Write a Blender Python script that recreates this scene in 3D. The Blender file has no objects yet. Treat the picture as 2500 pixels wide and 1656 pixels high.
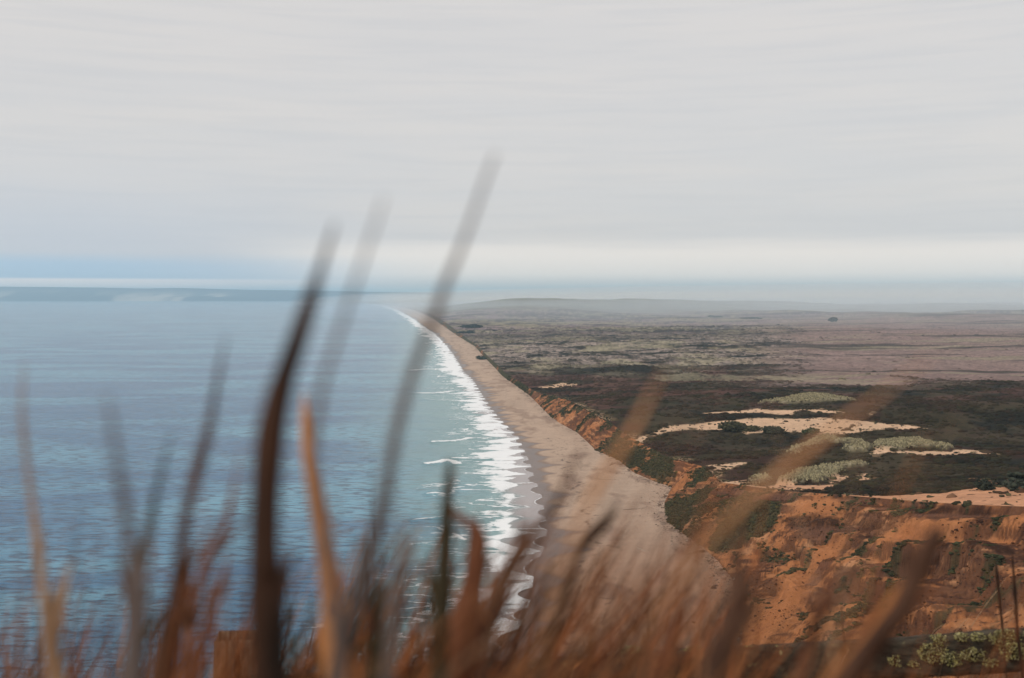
import bpy, math, random
import numpy as np
rng = np.random.default_rng(7)
random.seed(7)
sc = bpy.context.scene
COL = sc.collection
R = math.radians

# ------------------------------------------------------------------ camera
CAMZ, FPX, CX, HY = 120.0, 2600.0, 1250.0, 723.0      # eye height (m), focal length / centre / horizon of the 2500 px photograph
cam_d = bpy.data.cameras.new('camera')
cam = bpy.data.objects.new('camera', cam_d); COL.objects.link(cam)
cam.location = (0, 0, CAMZ); cam.rotation_euler = (R(90), 0, 0)
cam_d.sensor_width = 36.0; cam_d.lens = 36.0 * FPX / 2500.0
cam_d.shift_y = -(828.0 - HY) / 2500.0
cam_d.clip_start = 0.02; cam_d.clip_end = 120000
cam_d.dof.use_dof = True; cam_d.dof.focus_distance = 400.0; cam_d.dof.aperture_fstop = 4.9
sc.camera = cam

# ------------------------------------------------------------------ light and sky
SUN_EL, SUN_AZ = R(36), R(-62)                         # sun behind thin cloud, over the sea on the left and a little behind
world = bpy.data.worlds.new('World'); sc.world = world; world.use_nodes = True
nt = world.node_tree; nt.nodes.clear()
def N(tree, typ, **kw):
    n = tree.nodes.new(typ)
    for k, v in kw.items():
        if k == 'inp':
            for kk, vv in v.items(): n.inputs[kk].default_value = vv
        else: setattr(n, k, v)
    return n
def L(tree, a, b): tree.links.new(a, b)
def mathn(tree, op, a, b=None, c=None, clamp=False):
    n = tree.nodes.new('ShaderNodeMath'); n.operation = op; n.use_clamp = clamp
    for i, v in enumerate((a, b, c)):
        if v is None: continue
        if isinstance(v, (int, float)): n.inputs[i].default_value = v
        else: tree.links.new(v, n.inputs[i])
    return n.outputs[0]
def sstep(tree, v, a, b, lo=0.0, hi=1.0):
    n = tree.nodes.new('ShaderNodeMapRange'); n.interpolation_type = 'SMOOTHSTEP'
    tree.links.new(v, n.inputs[0])
    for i, q in enumerate((a, b, lo, hi)): n.inputs[i + 1].default_value = q
    return n.outputs[0]
def mixc(tree, f, a, b, mode='MIX'):
    n = tree.nodes.new('ShaderNodeMix'); n.data_type = 'RGBA'; n.blend_type = mode
    for sock, v in ((n.inputs[0], f), (n.inputs[6], a), (n.inputs[7], b)):
        if isinstance(v, (int, float)): sock.default_value = v
        elif isinstance(v, tuple): sock.default_value = (v[0], v[1], v[2], 1)
        else: tree.links.new(v, sock)
    return n.outputs[2]
SKY_STRENGTH = 0.10
def skyc(r, g, b):                                     # radiance written relative to the background strength
    return (r * .84 / SKY_STRENGTH, g * .84 / SKY_STRENGTH, b * .84 / SKY_STRENGTH)
sky = N(nt, 'ShaderNodeTexSky', sky_type='NISHITA', sun_disc=False)
sky.sun_elevation = SUN_EL; sky.sun_rotation = SUN_AZ; sky.air_density = 1.4; sky.dust_density = 2.0
tc = N(nt, 'ShaderNodeTexCoord'); sep = N(nt, 'ShaderNodeSeparateXYZ'); L(nt, tc.outputs['Generated'], sep.inputs[0])
Zd, Xd, Yd = sep.outputs[2], sep.outputs[0], sep.outputs[1]
el = mathn(nt, 'MULTIPLY', mathn(nt, 'ARCSINE', Zd), 57.2958)           # elevation in degrees
az = mathn(nt, 'MULTIPLY', mathn(nt, 'ARCTAN2', Xd, Yd), 57.2958)       # azimuth in degrees, 0 ahead
comb = N(nt, 'ShaderNodeCombineXYZ')
L(nt, mathn(nt, 'MULTIPLY', az, 0.05), comb.inputs[0]); L(nt, mathn(nt, 'MULTIPLY', el, 0.42), comb.inputs[1])
ns = N(nt, 'ShaderNodeTexNoise', inp={'Scale': 1.0, 'Detail': 5.0, 'Roughness': 0.5, 'Distortion': 0.3}); L(nt, comb.outputs[0], ns.inputs['Vector'])
comb2 = N(nt, 'ShaderNodeCombineXYZ')
L(nt, mathn(nt, 'MULTIPLY', az, 0.11), comb2.inputs[0]); L(nt, mathn(nt, 'MULTIPLY', el, 2.2), comb2.inputs[1])
ns2 = N(nt, 'ShaderNodeTexNoise', inp={'Scale': 1.0, 'Detail': 4.0, 'Roughness': 0.55, 'Distortion': 0.2}); L(nt, comb2.outputs[0], ns2.inputs['Vector'])
elw = mathn(nt, 'ADD', el, mathn(nt, 'MULTIPLY', mathn(nt, 'SUBTRACT', ns2.outputs[0], 0.5), 0.5))
left = sstep(nt, az, -2.0, -24.0)                       # the clearer, bluer side over the sea
c = mixc(nt, sstep(nt, el, 4.0, 15.0), skyc(.660, .652, .660), skyc(.690, .668, .660))
c = mixc(nt, mathn(nt, 'MULTIPLY', sstep(nt, ns.outputs[0], 0.35, 0.68), 0.75), c, skyc(.725, .690, .668))
c = mixc(nt, mathn(nt, 'MULTIPLY', sstep(nt, ns2.outputs[0], 0.42, 0.70), 0.28), c, skyc(.575, .580, .605))
c = mixc(nt, mathn(nt, 'MULTIPLY', left, mathn(nt, 'MULTIPLY', sstep(nt, el, 9.0, 2.0), 0.55)), c, skyc(.54, .60, .70))
cream = mathn(nt, 'MULTIPLY', sstep(nt, elw, 3.4, 2.1), sstep(nt, elw, 0.35, 1.25))
c = mixc(nt, mathn(nt, 'MULTIPLY', cream, sstep(nt, left, 0.75, 0.1)), c, skyc(.93, .86, .80))
blue = mathn(nt, 'MULTIPLY', mathn(nt, 'MULTIPLY', sstep(nt, elw, 2.3, 1.5), sstep(nt, el, 0.75, 0.85)), left)
c = mixc(nt, mathn(nt, 'MULTIPLY', blue, 0.95), c, skyc(.44, .60, .76))
line = mathn(nt, 'MULTIPLY', mathn(nt, 'MULTIPLY', sstep(nt, el, 0.95, 0.80), sstep(nt, el, 0.3, 0.5)), left)
c = mixc(nt, mathn(nt, 'MULTIPLY', line, 0.95), c, skyc(1.05, .93, .88))
c = mixc(nt, 0.93, sky.outputs[0], c)
bg = N(nt, 'ShaderNodeBackground'); bg.inputs['Strength'].default_value = SKY_STRENGTH; L(nt, c, bg.inputs[0])
wo = N(nt, 'ShaderNodeOutputWorld'); L(nt, bg.outputs[0], wo.inputs[0])

sun_d = bpy.data.lights.new('sun', 'SUN'); sun_d.energy = 1.5; sun_d.angle = R(10); sun_d.color = (1.0, 0.93, 0.84)
sun = bpy.data.objects.new('sun', sun_d); COL.objects.link(sun); sun.location = (-100, -60, 300)
sdir = np.array([math.sin(SUN_AZ) * math.cos(SUN_EL), math.cos(SUN_AZ) * math.cos(SUN_EL), math.sin(SUN_EL)])
sdir[1] = -abs(sdir[1])
from mathutils import Vector
sun.rotation_euler = Vector(sdir).to_track_quat('Z', 'Y').to_euler()
sky.sun_rotation = math.atan2(sdir[0], sdir[1])

sc.view_settings.view_transform = 'Standard'; sc.view_settings.look = 'None'
sc.view_settings.gamma = 1; sc.view_settings.use_curve_mapping = False; sc.view_settings.exposure = 0.3
sc.cycles.use_denoising = True
sc.cycles.max_bounces = 12; sc.cycles.diffuse_bounces = 2; sc.cycles.glossy_bounces = 2
sc.cycles.transmission_bounces = 4; sc.cycles.transparent_max_bounces = 8; sc.cycles.volume_bounces = 10
sc.cycles.caustics_reflective = False; sc.cycles.caustics_refractive = False
sc.cycles.sample_clamp_indirect = 4

# ------------------------------------------------------------------ helpers
def tag(o, label=None, cat=None, group=None, kind=None):
    for k, v in (('label', label), ('category', cat), ('group', group), ('kind', kind)):
        if v: o[k] = v
    return o
def _h(ix, iy, seed):
    h = (ix * 374761393 + iy * 668265263 + seed * 1442695041) & 0xffffffff
    h = ((h ^ (h >> 13)) * 1274126177) & 0xffffffff
    h = ((h ^ (h >> 16)) * 2246822519) & 0xffffffff
    return ((h ^ (h >> 15)) & 0xffffff) / float(0xffffff)
def vnoise(x, y, seed=0):
    ix = np.floor(x).astype(np.int64); iy = np.floor(y).astype(np.int64)
    fx = x - ix; fy = y - iy
    fx = fx * fx * (3 - 2 * fx); fy = fy * fy * (3 - 2 * fy)
    a = _h(ix, iy, seed); b = _h(ix + 1, iy, seed); c_ = _h(ix, iy + 1, seed); d = _h(ix + 1, iy + 1, seed)
    return (a + (b - a) * fx) * (1 - fy) + (c_ + (d - c_) * fx) * fy
def fbm(x, y, octaves=4, seed=0, gain=0.5):
    x = np.asarray(x, float); y = np.asarray(y, float)
    t = 0; a = 1.0; s = 0.0; ca, sa = 0.8, 0.6
    for o in range(octaves):
        t = t + a * vnoise(x, y, seed + 17 * o); s += a; a *= gain
        x, y = (ca * x - sa * y) * 2.03 + 13.7, (sa * x + ca * y) * 2.03 + 7.1
    return t / s
def ss(v, a, b):
    t = np.clip((v - a) / (b - a), 0, 1); return t * t * (3 - 2 * t)
def lerp(a, b, t): return a + (b - a) * t
def srgb(r, g, b):
    f = lambda u: ((u / 255 + .055) / 1.055) ** 2.4 if u > 10 else u / 255 / 12.92
    return np.array([f(r), f(g), f(b)])

def grid_mesh(name, V, nr, nc, color=None, attrs=None, smooth=True, flip=False):
    idx = np.arange(nr * nc).reshape(nr, nc)
    q = np.stack([idx[:-1, :-1], idx[:-1, 1:], idx[1:, 1:], idx[1:, :-1]], -1).reshape(-1, 4)
    if flip: q = q[:, ::-1]
    return raw_mesh(name, V.reshape(-1, 3), q, color, attrs, smooth)
def raw_mesh(name, V, F, color=None, attrs=None, smooth=True):
    me = bpy.data.meshes.new(name); k = F.shape[1]
    me.vertices.add(len(V)); me.vertices.foreach_set('co', np.ascontiguousarray(V, np.float32).ravel())
    me.loops.add(F.size); me.loops.foreach_set('vertex_index', np.ascontiguousarray(F, np.int32).ravel())
    me.polygons.add(len(F))
    me.polygons.foreach_set('loop_start', np.arange(0, F.size, k, dtype=np.int32))
    me.polygons.foreach_set('loop_total', np.full(len(F), k, np.int32))
    me.polygons.foreach_set('use_smooth', np.full(len(F), smooth, bool))
    if color is not None:
        a = me.color_attributes.new('Col', 'FLOAT_COLOR', 'POINT')
        cc = np.ones((len(V), 4), np.float32); cc[:, :color.shape[-1]] = color.reshape(len(V), -1)
        a.data.foreach_set('color', cc.ravel())
    for n_, v_ in (attrs or {}).items():
        a = me.attributes.new(n_, 'FLOAT', 'POINT'); a.data.foreach_set('value', np.ascontiguousarray(v_, np.float32).ravel())
    me.update(calc_edges=True); me.validate()
    return me
def link(name, me, mat, parent=None):
    o = bpy.data.objects.new(name, me); COL.objects.link(o)
    if mat: me.materials.append(mat)
    if parent: o.parent = parent
    return o

# ------------------------------------------------------------------ the coast: lines surveyed from the view, turned into metres
def ground_pts(px, z):
    px = np.array(px, float); z = np.broadcast_to(np.asarray(z, float), (len(px),))
    Y = (CAMZ - z) * FPX / (px[:, 1] - HY); X = (px[:, 0] - CX) / FPX * Y
    return X, Y
def curve(px, z, near):
    X, Y = ground_pts(px, z); o = np.argsort(Y); X, Y = X[o], Y[o]
    nX, nY = zip(*near)
    return np.r_[nX, X], np.r_[nY, Y]
WAT = [(1150,1640),(1200,1590),(1245,1548),(1268,1506),(1285,1460),(1290,1417),(1302,1371),(1318,1340),(1330,1293),(1318,1220),(1298,1164),(1290,1133),(1262,1066),(1213,1018),(1176,966),(1155,930),(1130,905),(1107,867),(1093,846),(1062,815),(1034,797),(1008,777),(970,757),(940,747),(905,741.5),(850,738.2),(781,736.2),(640,735.4),(400,734.9)]
FOOT = [(1812,1640),(1804,1565),(1804,1522),(1800,1470),(1787,1413),(1753,1370),(1720,1341),(1669,1303),(1633,1277),(1622,1227),(1640,1189),(1598,1176),(1549,1155),(1510,1124),(1454,1099),(1440,1085),(1409,1057),(1363,1031),(1342,1015),(1317,990),(1293,966),(1265,945),(1226,918),(1209,899),(1181,871),(1160,846),(1117,820),(1081,795),(1062,781),(1040,769),(1010,757),(970,747.5),(920,742.2),(850,738.9),(781,736.7),(640,735.7),(400,735.1)]
TOP = [(2580,1243,57),(2500,1237,54),(2365,1232,50),(2231,1224,45),(2059,1209,38),(1944,1201,32),(1852,1190,27),(1761,1178,20.5),(1726,1142,20),(1623,1113,15.5),(1552,1075,15),(1489,1032,20),(1408,987,20),(1384,975,17),(1340,966,12),(1290,951,9),(1240,917,8),(1200,880,8),(1135,822,8),(1085,785,10),(1050,766,10),(985,747.2,12),(935,740.8,14),(870,737.2,14),(700,735.2,10),(400,734.4,10)]
wX, wY = curve(WAT, 0, [(-70, -400), (-60, 0), (-20, 180)])
fX, fY = curve(FOOT, 3, [(60, -400), (70, 0), (80, 200)])
_t = np.array(TOP, float); tX, tY = ground_pts(_t[:, :2], _t[:, 2]); tZ = _t[:, 2]
o_ = np.argsort(tY); tX, tY, tZ = tX[o_], tY[o_], tZ[o_]
tX = np.r_[210, 205, 190, tX]; tY = np.r_[-400, 0, 220, tY]; tZ = np.r_[75, 72, 66, tZ]
def smooth_interp(y, Yk, Xk):
    return np.interp(y, Yk, Xk)
def Xw(y): return smooth_interp(y, wY, wX)
def Xf(y): return np.maximum(smooth_interp(y, fY, fX), Xw(y) + 8)
def Xt(y): return np.maximum(smooth_interp(y, tY, tX), Xf(y) + 4)
def Zt(y): return smooth_interp(y, tY, tZ)
def edge_x(y):                                         # landward limit of the water: beach cusps on the mean waterline
    y = np.asarray(y, float)
    ph = y / 37.0 + 1.2 * fbm(y / 90.0, y * 0 + 3.3, 2, 5)
    k = 1 - np.abs(np.sin(np.pi * ph)) ** 0.75
    amp = 6 + 13 * fbm(y / 60.0, y * 0 + 9.1, 2, 8)
    return Xw(y) + k * amp - 3 + 3.0 * (fbm(y / 9.0, y * 0, 3, 2) - .5)

def terrain(x, y, detail=True):
    """height, and where on the profile the point lies: b beach (0 water..1 foot), c cliff (0..1), inland metres"""
    xw, xf, xt, zt = Xw(y), Xf(y), Xt(y), Zt(y)
    b = (x - xw) / (xf - xw); c_ = (x - xf) / (xt - xf); inl = x - xt
    beach = 0.035 * (x - xw) * 1.0
    beach = np.where(b > 0, np.minimum(3.0 * np.clip(b, 0, 1) ** 1.1, 3.0), 0.03 * (x - xw))
    jag = 0
    if detail:
        w = np.clip(xt - xf, 5, 90)
        rill = fbm(y / 7.0 + x * .04, x / 45.0, 4, 31) - .5          # gullies that run down the fall line
        big = fbm(y / 30.0 + x * .015, x / 120.0, 3, 37) - .5
        jag = rill * .16 + big * .30
    cc = np.clip(c_ + jag * np.clip(1.1 - np.abs(c_ * 2 - 1), 0, 1), 0, 1)
    low = np.clip((zt - 12) / 30, 0, 1)
    prof = lerp(cc ** .8, cc, low)
    if detail:                                           # hard layers: short steep steps between sand aprons
        n = 5.0
        q = prof * n + 0.8 * fbm(y / 40.0, x / 60.0, 2, 41)
        st = (np.floor(q) + ss(q - np.floor(q), .55, .95)) / n - 0.8 * fbm(y / 40.0, x / 60.0, 2, 41) / n
        m = ss(fbm(y / 35.0, x / 30.0, 3, 43), .42, .62) * .75
        prof = prof + (np.clip(st, 0, 1.02) - prof) * m * ss(c_, 0.02, .15) * (1 - ss(c_, .97, 1.0))
    cliff = 3 + (zt - 3) * prof
    if detail:
        cliff = cliff + ((fbm(x / 5.0, y / 5.0, 4, 45) - .5) * 2.6 + (fbm(x / 18., y / 14., 3, 46) - .5) * 5.0) * np.clip(np.sin(np.pi * np.clip(c_, 0, 1)), 0, 1) ** .6 * np.clip(zt / 40, .3, 1.1)
    if detail:
        sc0 = cliff + .2 * y
        em = np.clip(np.sin(np.pi * np.clip(c_, 0, 1)), 0, 1) ** .5 * np.clip((zt - 18) / 15, 0, 1)
        lay = fbm(sc0 * .42, (x + y) / 60., 3, 47)
        cliff = cliff + em * (.35 + .65 * ss(fbm(x / 25., y / 25., 3, 48), .4, .6)) * (lay - .5) * 5.0
        rdg = 1 - np.abs(2 * fbm(y / 9. + x * .05, x / 22., 4, 49) - 1)
        cliff = cliff + em * (rdg - .6) * 3.0
    ip = np.clip(inl, 0, None)
    near = 1 - ss(y, 600, 1500)
    rise = (8 + 10 * near) * (1 - np.exp(-ip / 180.0))
    und = (fbm(x / 170.0 + 5, y / 170.0, 4, 51) - .5) * 13 + (fbm(x / 45.0, y / 45.0, 3, 52) - .5) * 4.0
    plain = zt + rise + und * ss(ip, 3, 60) * np.clip(y / 700.0, .4, 1)
    plain = plain + ss(y, 2300, 4600) * ss(x / np.maximum(y, 1), .10, .42) * 24 * (1 - ss(y, 5200, 7000))
    hill = np.exp(-((y - 8800) / 1500.0) ** 2) * 76 * ss(x / np.maximum(y, 1), -.10, .02) * (1 - .45 * ss(x / np.maximum(y, 1), .12, .3))
    hill2 = np.exp(-((y - 6300) / 900.0) ** 2) * 22 * ss(x / np.maximum(y, 1), -.085, -.03) * (1 - ss(x / np.maximum(y, 1), .0, .12))
    rough = ss(y, 1500, 6000) * (fbm(x / 700.0, y / 900.0, 5, 53) - .5) * 48 * ss(ip, 50, 900)
    plain = plain + hill + hill2 + rough
    plain = plain + ss(y, 10500, 16000) * 45 * ss(ip, 100, 3000)
    h = np.where(b < 1, beach, np.where(c_ < 1, cliff, plain))
    dist = np.sqrt(x * x + np.maximum(y, 0) ** 2 * 1.0)
    bx = np.minimum(8.0, 8.0)
    head = 116.0 - .50 * (dist - bx) + (fbm(x / 14., y / 14., 4, 61) - .5) * 6 * ss(dist, 12, 40)
    head = np.where(dist < bx, 116.0, head)
    h = np.maximum(h, head)
    return h, b, c_, inl
def ray_hit(px, py):
    """where the sight line of a photograph pixel meets the land or the sea"""
    px = np.atleast_1d(np.array(px, float)); py = np.atleast_1d(np.array(py, float))
    Ys = np.geomspace(230, 26000, 900)
    sx = (px - CX) / FPX; sz = (HY - py) / FPX
    Xg = sx[:, None] * Ys; Zg = CAMZ + sz[:, None] * Ys
    hg = terrain(Xg, np.broadcast_to(Ys, Xg.shape), False)[0]
    hg = np.maximum(hg, 0)
    below = Zg <= hg
    i = np.where(below.any(1), below.argmax(1), len(Ys) - 1)
    out = []
    for k in range(len(px)):
        lo, hi = Ys[max(i[k] - 1, 0)], Ys[i[k]]
        for _ in range(18):
            m = .5 * (lo + hi); hh = max(float(terrain(np.array([sx[k] * m]), np.array([m]), False)[0][0]), 0)
            if CAMZ + sz[k] * m <= hh: hi = m
            else: lo = m
        out.append((sx[k] * hi, hi))
    return np.array(out)

def poly_sd(P, x, y):
    """signed distance (positive inside) from points to a polygon, metres"""
    inside = np.zeros(x.shape, bool); dmin = np.full(x.shape, 1e9)
    n = len(P)
    for i in range(n):
        x1, y1 = P[i]; x2, y2 = P[(i + 1) % n]
        cond = (y1 > y) != (y2 > y)
        with np.errstate(divide='ignore', invalid='ignore'):
            xi = (x2 - x1) * (y - y1) / (y2 - y1) + x1
        inside ^= cond & (x < xi)
        dx, dy = x2 - x1, y2 - y1; t = np.clip(((x - x1) * dx + (y - y1) * dy) / (dx * dx + dy * dy + 1e-9), 0, 1)
        dmin = np.minimum(dmin, np.hypot(x - x1 - t * dx, y - y1 - t * dy))
    return np.where(inside, dmin, -dmin)
def line_d(P, x, y):
    dmin = np.full(x.shape, 1e9)
    for i in range(len(P) - 1):
        x1, y1 = P[i]; x2, y2 = P[i + 1]
        dx, dy = x2 - x1, y2 - y1; t = np.clip(((x - x1) * dx + (y - y1) * dy) / (dx * dx + dy * dy + 1e-9), 0, 1)
        dmin = np.minimum(dmin, np.hypot(x - x1 - t * dx, y - y1 - t * dy))
    return dmin
def area_mask(poly_px, x, y, soft=2.0, wob=3.0, wl=6.0, seed=0):
    P = ray_hit([p[0] for p in poly_px], [p[1] for p in poly_px])
    m = np.zeros(x.shape)
    pad = 25
    sel = (x > P[:, 0].min() - pad) & (x < P[:, 0].max() + pad) & (y > P[:, 1].min() - pad) & (y < P[:, 1].max() + pad)
    if sel.any():
        xs, ys = x[sel], y[sel]
        sd = poly_sd(P, xs, ys) + wob * (fbm(xs / wl, ys / wl, 4, 70 + seed) - .5) * 2
        m[sel] = ss(sd, -soft, soft)
    return m

# ------------------------------------------------------------------ materials
def mat_new(name):
    m = bpy.data.materials.new(name); m.use_nodes = True; t = m.node_tree
    b = t.nodes['Principled BSDF']; return m, t, b
def noise_at(t, vec, scale, detail=4, rough=.55, dist=0.0):
    n = N(t, 'ShaderNodeTexNoise', inp={'Scale': scale, 'Detail': detail, 'Roughness': rough, 'Distortion': dist})
    L(t, vec, n.inputs['Vector']); return n.outputs[0]
def land_material(name, bump=1.0, var=.45, rough=.95, fine=.6, spec=.06):
    m, t, b = mat_new(name)
    geo = N(t, 'ShaderNodeNewGeometry'); pos = geo.outputs['Position']
    ca = N(t, 'ShaderNodeAttribute', attribute_name='Col')
    n1 = noise_at(t, pos, .9 * fine, 5, .65); n2 = noise_at(t, pos, .12 * fine, 4, .6)
    mp = N(t, 'ShaderNodeMapping', inp={'Scale': (.05, .35, .35)}); L(t, pos, mp.inputs['Vector'])
    n3 = noise_at(t, mp.outputs[0], 1.0, 5, .6)
    f = mathn(t, 'ADD', mathn(t, 'MULTIPLY', n1, .5), mathn(t, 'MULTIPLY', mathn(t, 'ADD', n2, n3), .25))
    v = mathn(t, 'ADD', 1.0, mathn(t, 'MULTIPLY', mathn(t, 'SUBTRACT', f, .5), var * 3.2))
    vm = N(t, 'ShaderNodeVectorMath', operation='SCALE'); L(t, ca.outputs['Color'], vm.inputs[0]); L(t, v, vm.inputs['Scale'])
    L(t, vm.outputs[0], b.inputs['Base Color'])
    b.inputs['Specular IOR Level'].default_value = spec
    ra = mathn(t, 'MULTIPLY', ca.outputs['Alpha'], rough); L(t, ra, b.inputs['Roughness'])
    bp = N(t, 'ShaderNodeBump', inp={'Strength': .7, 'Distance': bump}); L(t, f, bp.inputs['Height']); L(t, bp.outputs[0], b.inputs['Normal'])
    return m
M_beach = land_material('beach_sand', .10, .26, 1.0, .8, .16)
M_cliff = land_material('cliff_sand_and_rock', 1.8, .55, .95, 1.1)
M_plain = land_material('coastal_scrub_ground', 1.2, .42)
M_clump = land_material('scrub_foliage', .35, .40, 1.0, 2.0)
M_far = land_material('far_hill_ground', 20.0, .2, 1.0, .01)

# ------------------------------------------------------------------ terrain grid (rows along the coast, columns from the sea inland)
rows_y = np.arange(1690, 735.6, -1.22)
Yrows = (CAMZ * FPX) / (rows_y - HY)
Yrows = np.r_[np.linspace(-60, 200, 70), np.linspace(202, Yrows[0] - .4, 130), Yrows]
NR = len(Yrows)
Yc = Yrows[:, None]
exr = edge_x(Yrows)[:, None]
xL = np.where(Yc < 300, -300.0, 0); xL = np.where(Yc < 300, xL, Xw(Yc) - 30)
k = ss(Yc, 250, 320); xL = lerp(np.minimum(-300.0, Xw(Yc) - 30), Xw(Yc) - 30, k)
xf_, xt_ = Xf(Yc), Xt(Yc); xr_ = np.maximum(.56 * Yc + 150, xt_ + 200)
u1 = np.linspace(0, 1, 121)[None, :]; u2 = np.linspace(0, 1, 171)[None, :]; u3 = np.linspace(0, 1, 521)[None, :]
def seg(name, xs, kind):
    y = np.broadcast_to(Yc, xs.shape).copy()
    h, b, c_, inl = terrain(xs, y)
    return xs, y, h, b, c_, inl

SAND = np.array([.43, .312, .232]); WET = np.array([.150, .092, .066])
n_ = None
# --- beach
xs, y, h, b, c_, inl = seg('beach', xL + (xf_ - xL) * u1, 0)
dE = xs - exr                                                 # metres above the water's edge
n1 = fbm(xs / 9., y / 14., 4, 101); n2 = fbm(xs / 30., y / 40., 4, 102); n3 = fbm(xs / 3., y / 4., 3, 103)
wet = 1 - ss(dE + (n2 - .5) * 22 + (n1 - .5) * 6, 5, 15)
colr = SAND * (0.86 + .28 * n2[..., None]) * (0.92 + .16 * n3[..., None])
streak = ss(fbm(xs / 13., y / 30. + xs / 60, 4, 104), .56, .70)
colr = lerp(colr, SAND * np.array([.66, .62, .62]), (streak * .75 * ss(dE, 8, 20))[..., None])
colr = lerp(colr, WET * (.8 + .4 * n1[..., None]), wet[..., None])
# wrack line and debris specks
wr = np.exp(-((dE - 26 - 10 * (fbm(y / 30., y * 0, 3, 105) - .5)) / 1.2) ** 2) * ss(fbm(xs / 2., y / 2.5, 3, 106), .5, .62) * (y < 900)
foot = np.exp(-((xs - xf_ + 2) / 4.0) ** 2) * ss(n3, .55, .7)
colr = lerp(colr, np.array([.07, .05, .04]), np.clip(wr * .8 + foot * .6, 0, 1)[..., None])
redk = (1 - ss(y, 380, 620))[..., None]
colr = colr * lerp(np.ones(3), np.array([.66, .50, .41]), redk)  # near sand darkened and reddened: vignette and grass blur put into the colour
rough = lerp(np.full(xs.shape, 1.0), .30, wet)
trk = 1 - ss(np.abs(fbm(xs / 9., y / 70., 4, 107) - .5), 0, .035)
colr = colr * (1 - .22 * trk * ss(dE, 10, 24) * ss(fbm(xs / 4., y / 6., 3, 108), .4, .6))[..., None]
h = h - .05
def hl(x, y, h, b):                                          # scrubby headland under the eye
    d = np.sqrt(x * x + np.maximum(y, 0) ** 2)
    return ss(116.5 - .5 * (d - 8) + 3 - h, 5, -1) * 0 + (np.abs(h - terrain_head(x, y)) < .02)
def terrain_head(x, y):
    dist = np.sqrt(x * x + np.maximum(y, 0) ** 2)
    head = 116.0 - .50 * (dist - 8) + (fbm(x / 14., y / 14., 4, 61) - .5) * 6 * ss(dist, 12, 40)
    return np.where(dist < 8, 116.0, head)
HEADC = np.array([.10, .06, .035])
mh = np.abs(h + .05 - terrain_head(xs, y)) < .02
colr = np.where(mh[..., None], HEADC * (.6 + .8 * n1[..., None]), colr); rough = np.where(mh, 1.0, rough)
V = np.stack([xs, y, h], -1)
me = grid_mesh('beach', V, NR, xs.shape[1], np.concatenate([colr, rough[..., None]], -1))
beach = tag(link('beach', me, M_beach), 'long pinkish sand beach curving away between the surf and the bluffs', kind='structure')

# --- cliff
C_OR = np.array([.36, .145, .058]); C_DK = np.array([.058, .025, .015]); C_GR = np.array([.036, .038, .018]); C_PALE = np.array([.42, .205, .10])
xs, y, h, b, c_, inl = seg('cliff', xf_ + (xt_ - xf_) * u2, 0)
h[:, 0] = terrain(xs, y)[0][:, 0] - .05
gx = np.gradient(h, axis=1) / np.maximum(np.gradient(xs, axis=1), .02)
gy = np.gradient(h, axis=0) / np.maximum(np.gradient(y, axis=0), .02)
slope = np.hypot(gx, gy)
rill = fbm(y / 4.5 + xs * .06, xs / 30., 5, 111); strat = fbm((h + .2 * y) * .55 + .5 * fbm(xs / 12, y / 12, 3, 3), (y + xs) / 45., 5, 112)
diag = fbm(y / 12. + xs * .045, xs / 42., 4, 115); fleck = fbm(xs / 1.3 + y * .2, y / 1.5, 3, 116)
n1 = fbm(xs / 9., y / 9., 4, 113); n3 = fbm(xs / 1.7, y / 1.7, 3, 114)
colr = lerp(C_OR, C_PALE, ss(n1, .45, .75)[..., None]) * (.85 + .3 * rill[..., None])
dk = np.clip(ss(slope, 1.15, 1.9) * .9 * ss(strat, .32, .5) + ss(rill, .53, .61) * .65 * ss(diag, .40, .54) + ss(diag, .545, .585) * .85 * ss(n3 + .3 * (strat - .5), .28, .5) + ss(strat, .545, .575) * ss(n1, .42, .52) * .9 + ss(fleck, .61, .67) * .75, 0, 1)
cr1 = 1 - ss(np.abs(fbm(y / 11. + xs * .05, xs / 40., 5, 122) - .5), .004, .022)
cr2 = 1 - ss(np.abs(fbm((h + .2 * y) * .33, (y + xs) / 30., 5, 123) - .5), .004, .024)
cr = np.clip(cr1 * ss(n1, .35, .5) + cr2 * ss(diag, .40, .5), 0, 1) * ss(c_, .02, .1)  # thin dark creases drawn into the colour, shade without relief behind it
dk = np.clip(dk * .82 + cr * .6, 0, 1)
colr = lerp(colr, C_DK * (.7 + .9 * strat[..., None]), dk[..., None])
big = np.clip((Zt(y) - 22) / 20, 0, 1)
LEDGES = [
 [(1995,1194),(2060,1212),(2120,1219),(2230,1226),(2330,1232),(2440,1240),(2452,1255),(2430,1266),(2330,1262),(2245,1268),(2225,1250),(2130,1243),(2070,1234),(2030,1225)],
 [(1895,1265),(1960,1262),(2000,1255),(2090,1258),(2150,1262),(2148,1284),(2060,1300),(2035,1316),(1980,1300),(1930,1290)],
 [(2090,1302),(2140,1300),(2185,1312),(2160,1322),(2100,1318)],
 [(2215,1322),(2235,1300),(2262,1290),(2320,1305),(2345,1330),(2300,1350),(2240,1345)],
 [(2345,1318),(2370,1302),(2430,1298),(2480,1312),(2485,1330),(2440,1345),(2380,1338)],
 [(2080,1340),(2140,1338),(2150,1352),(2100,1356)],
 [(1720,1196),(1800,1192),(1880,1202),(1960,1210),(1940,1226),(1870,1222),(1780,1212)],
 [(1945,1370),(2000,1360),(2060,1300),(2075,1310),(2030,1390),(1980,1440),(1960,1430)],
 [(2100,1375),(2180,1350),(2230,1345),(2210,1370),(2140,1400)],
]
led = np.zeros(xs.shape)
for i, P in enumerate(LEDGES): led = np.maximum(led, area_mask(P, xs, y, .8, 2.2, 4.0, i))
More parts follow.
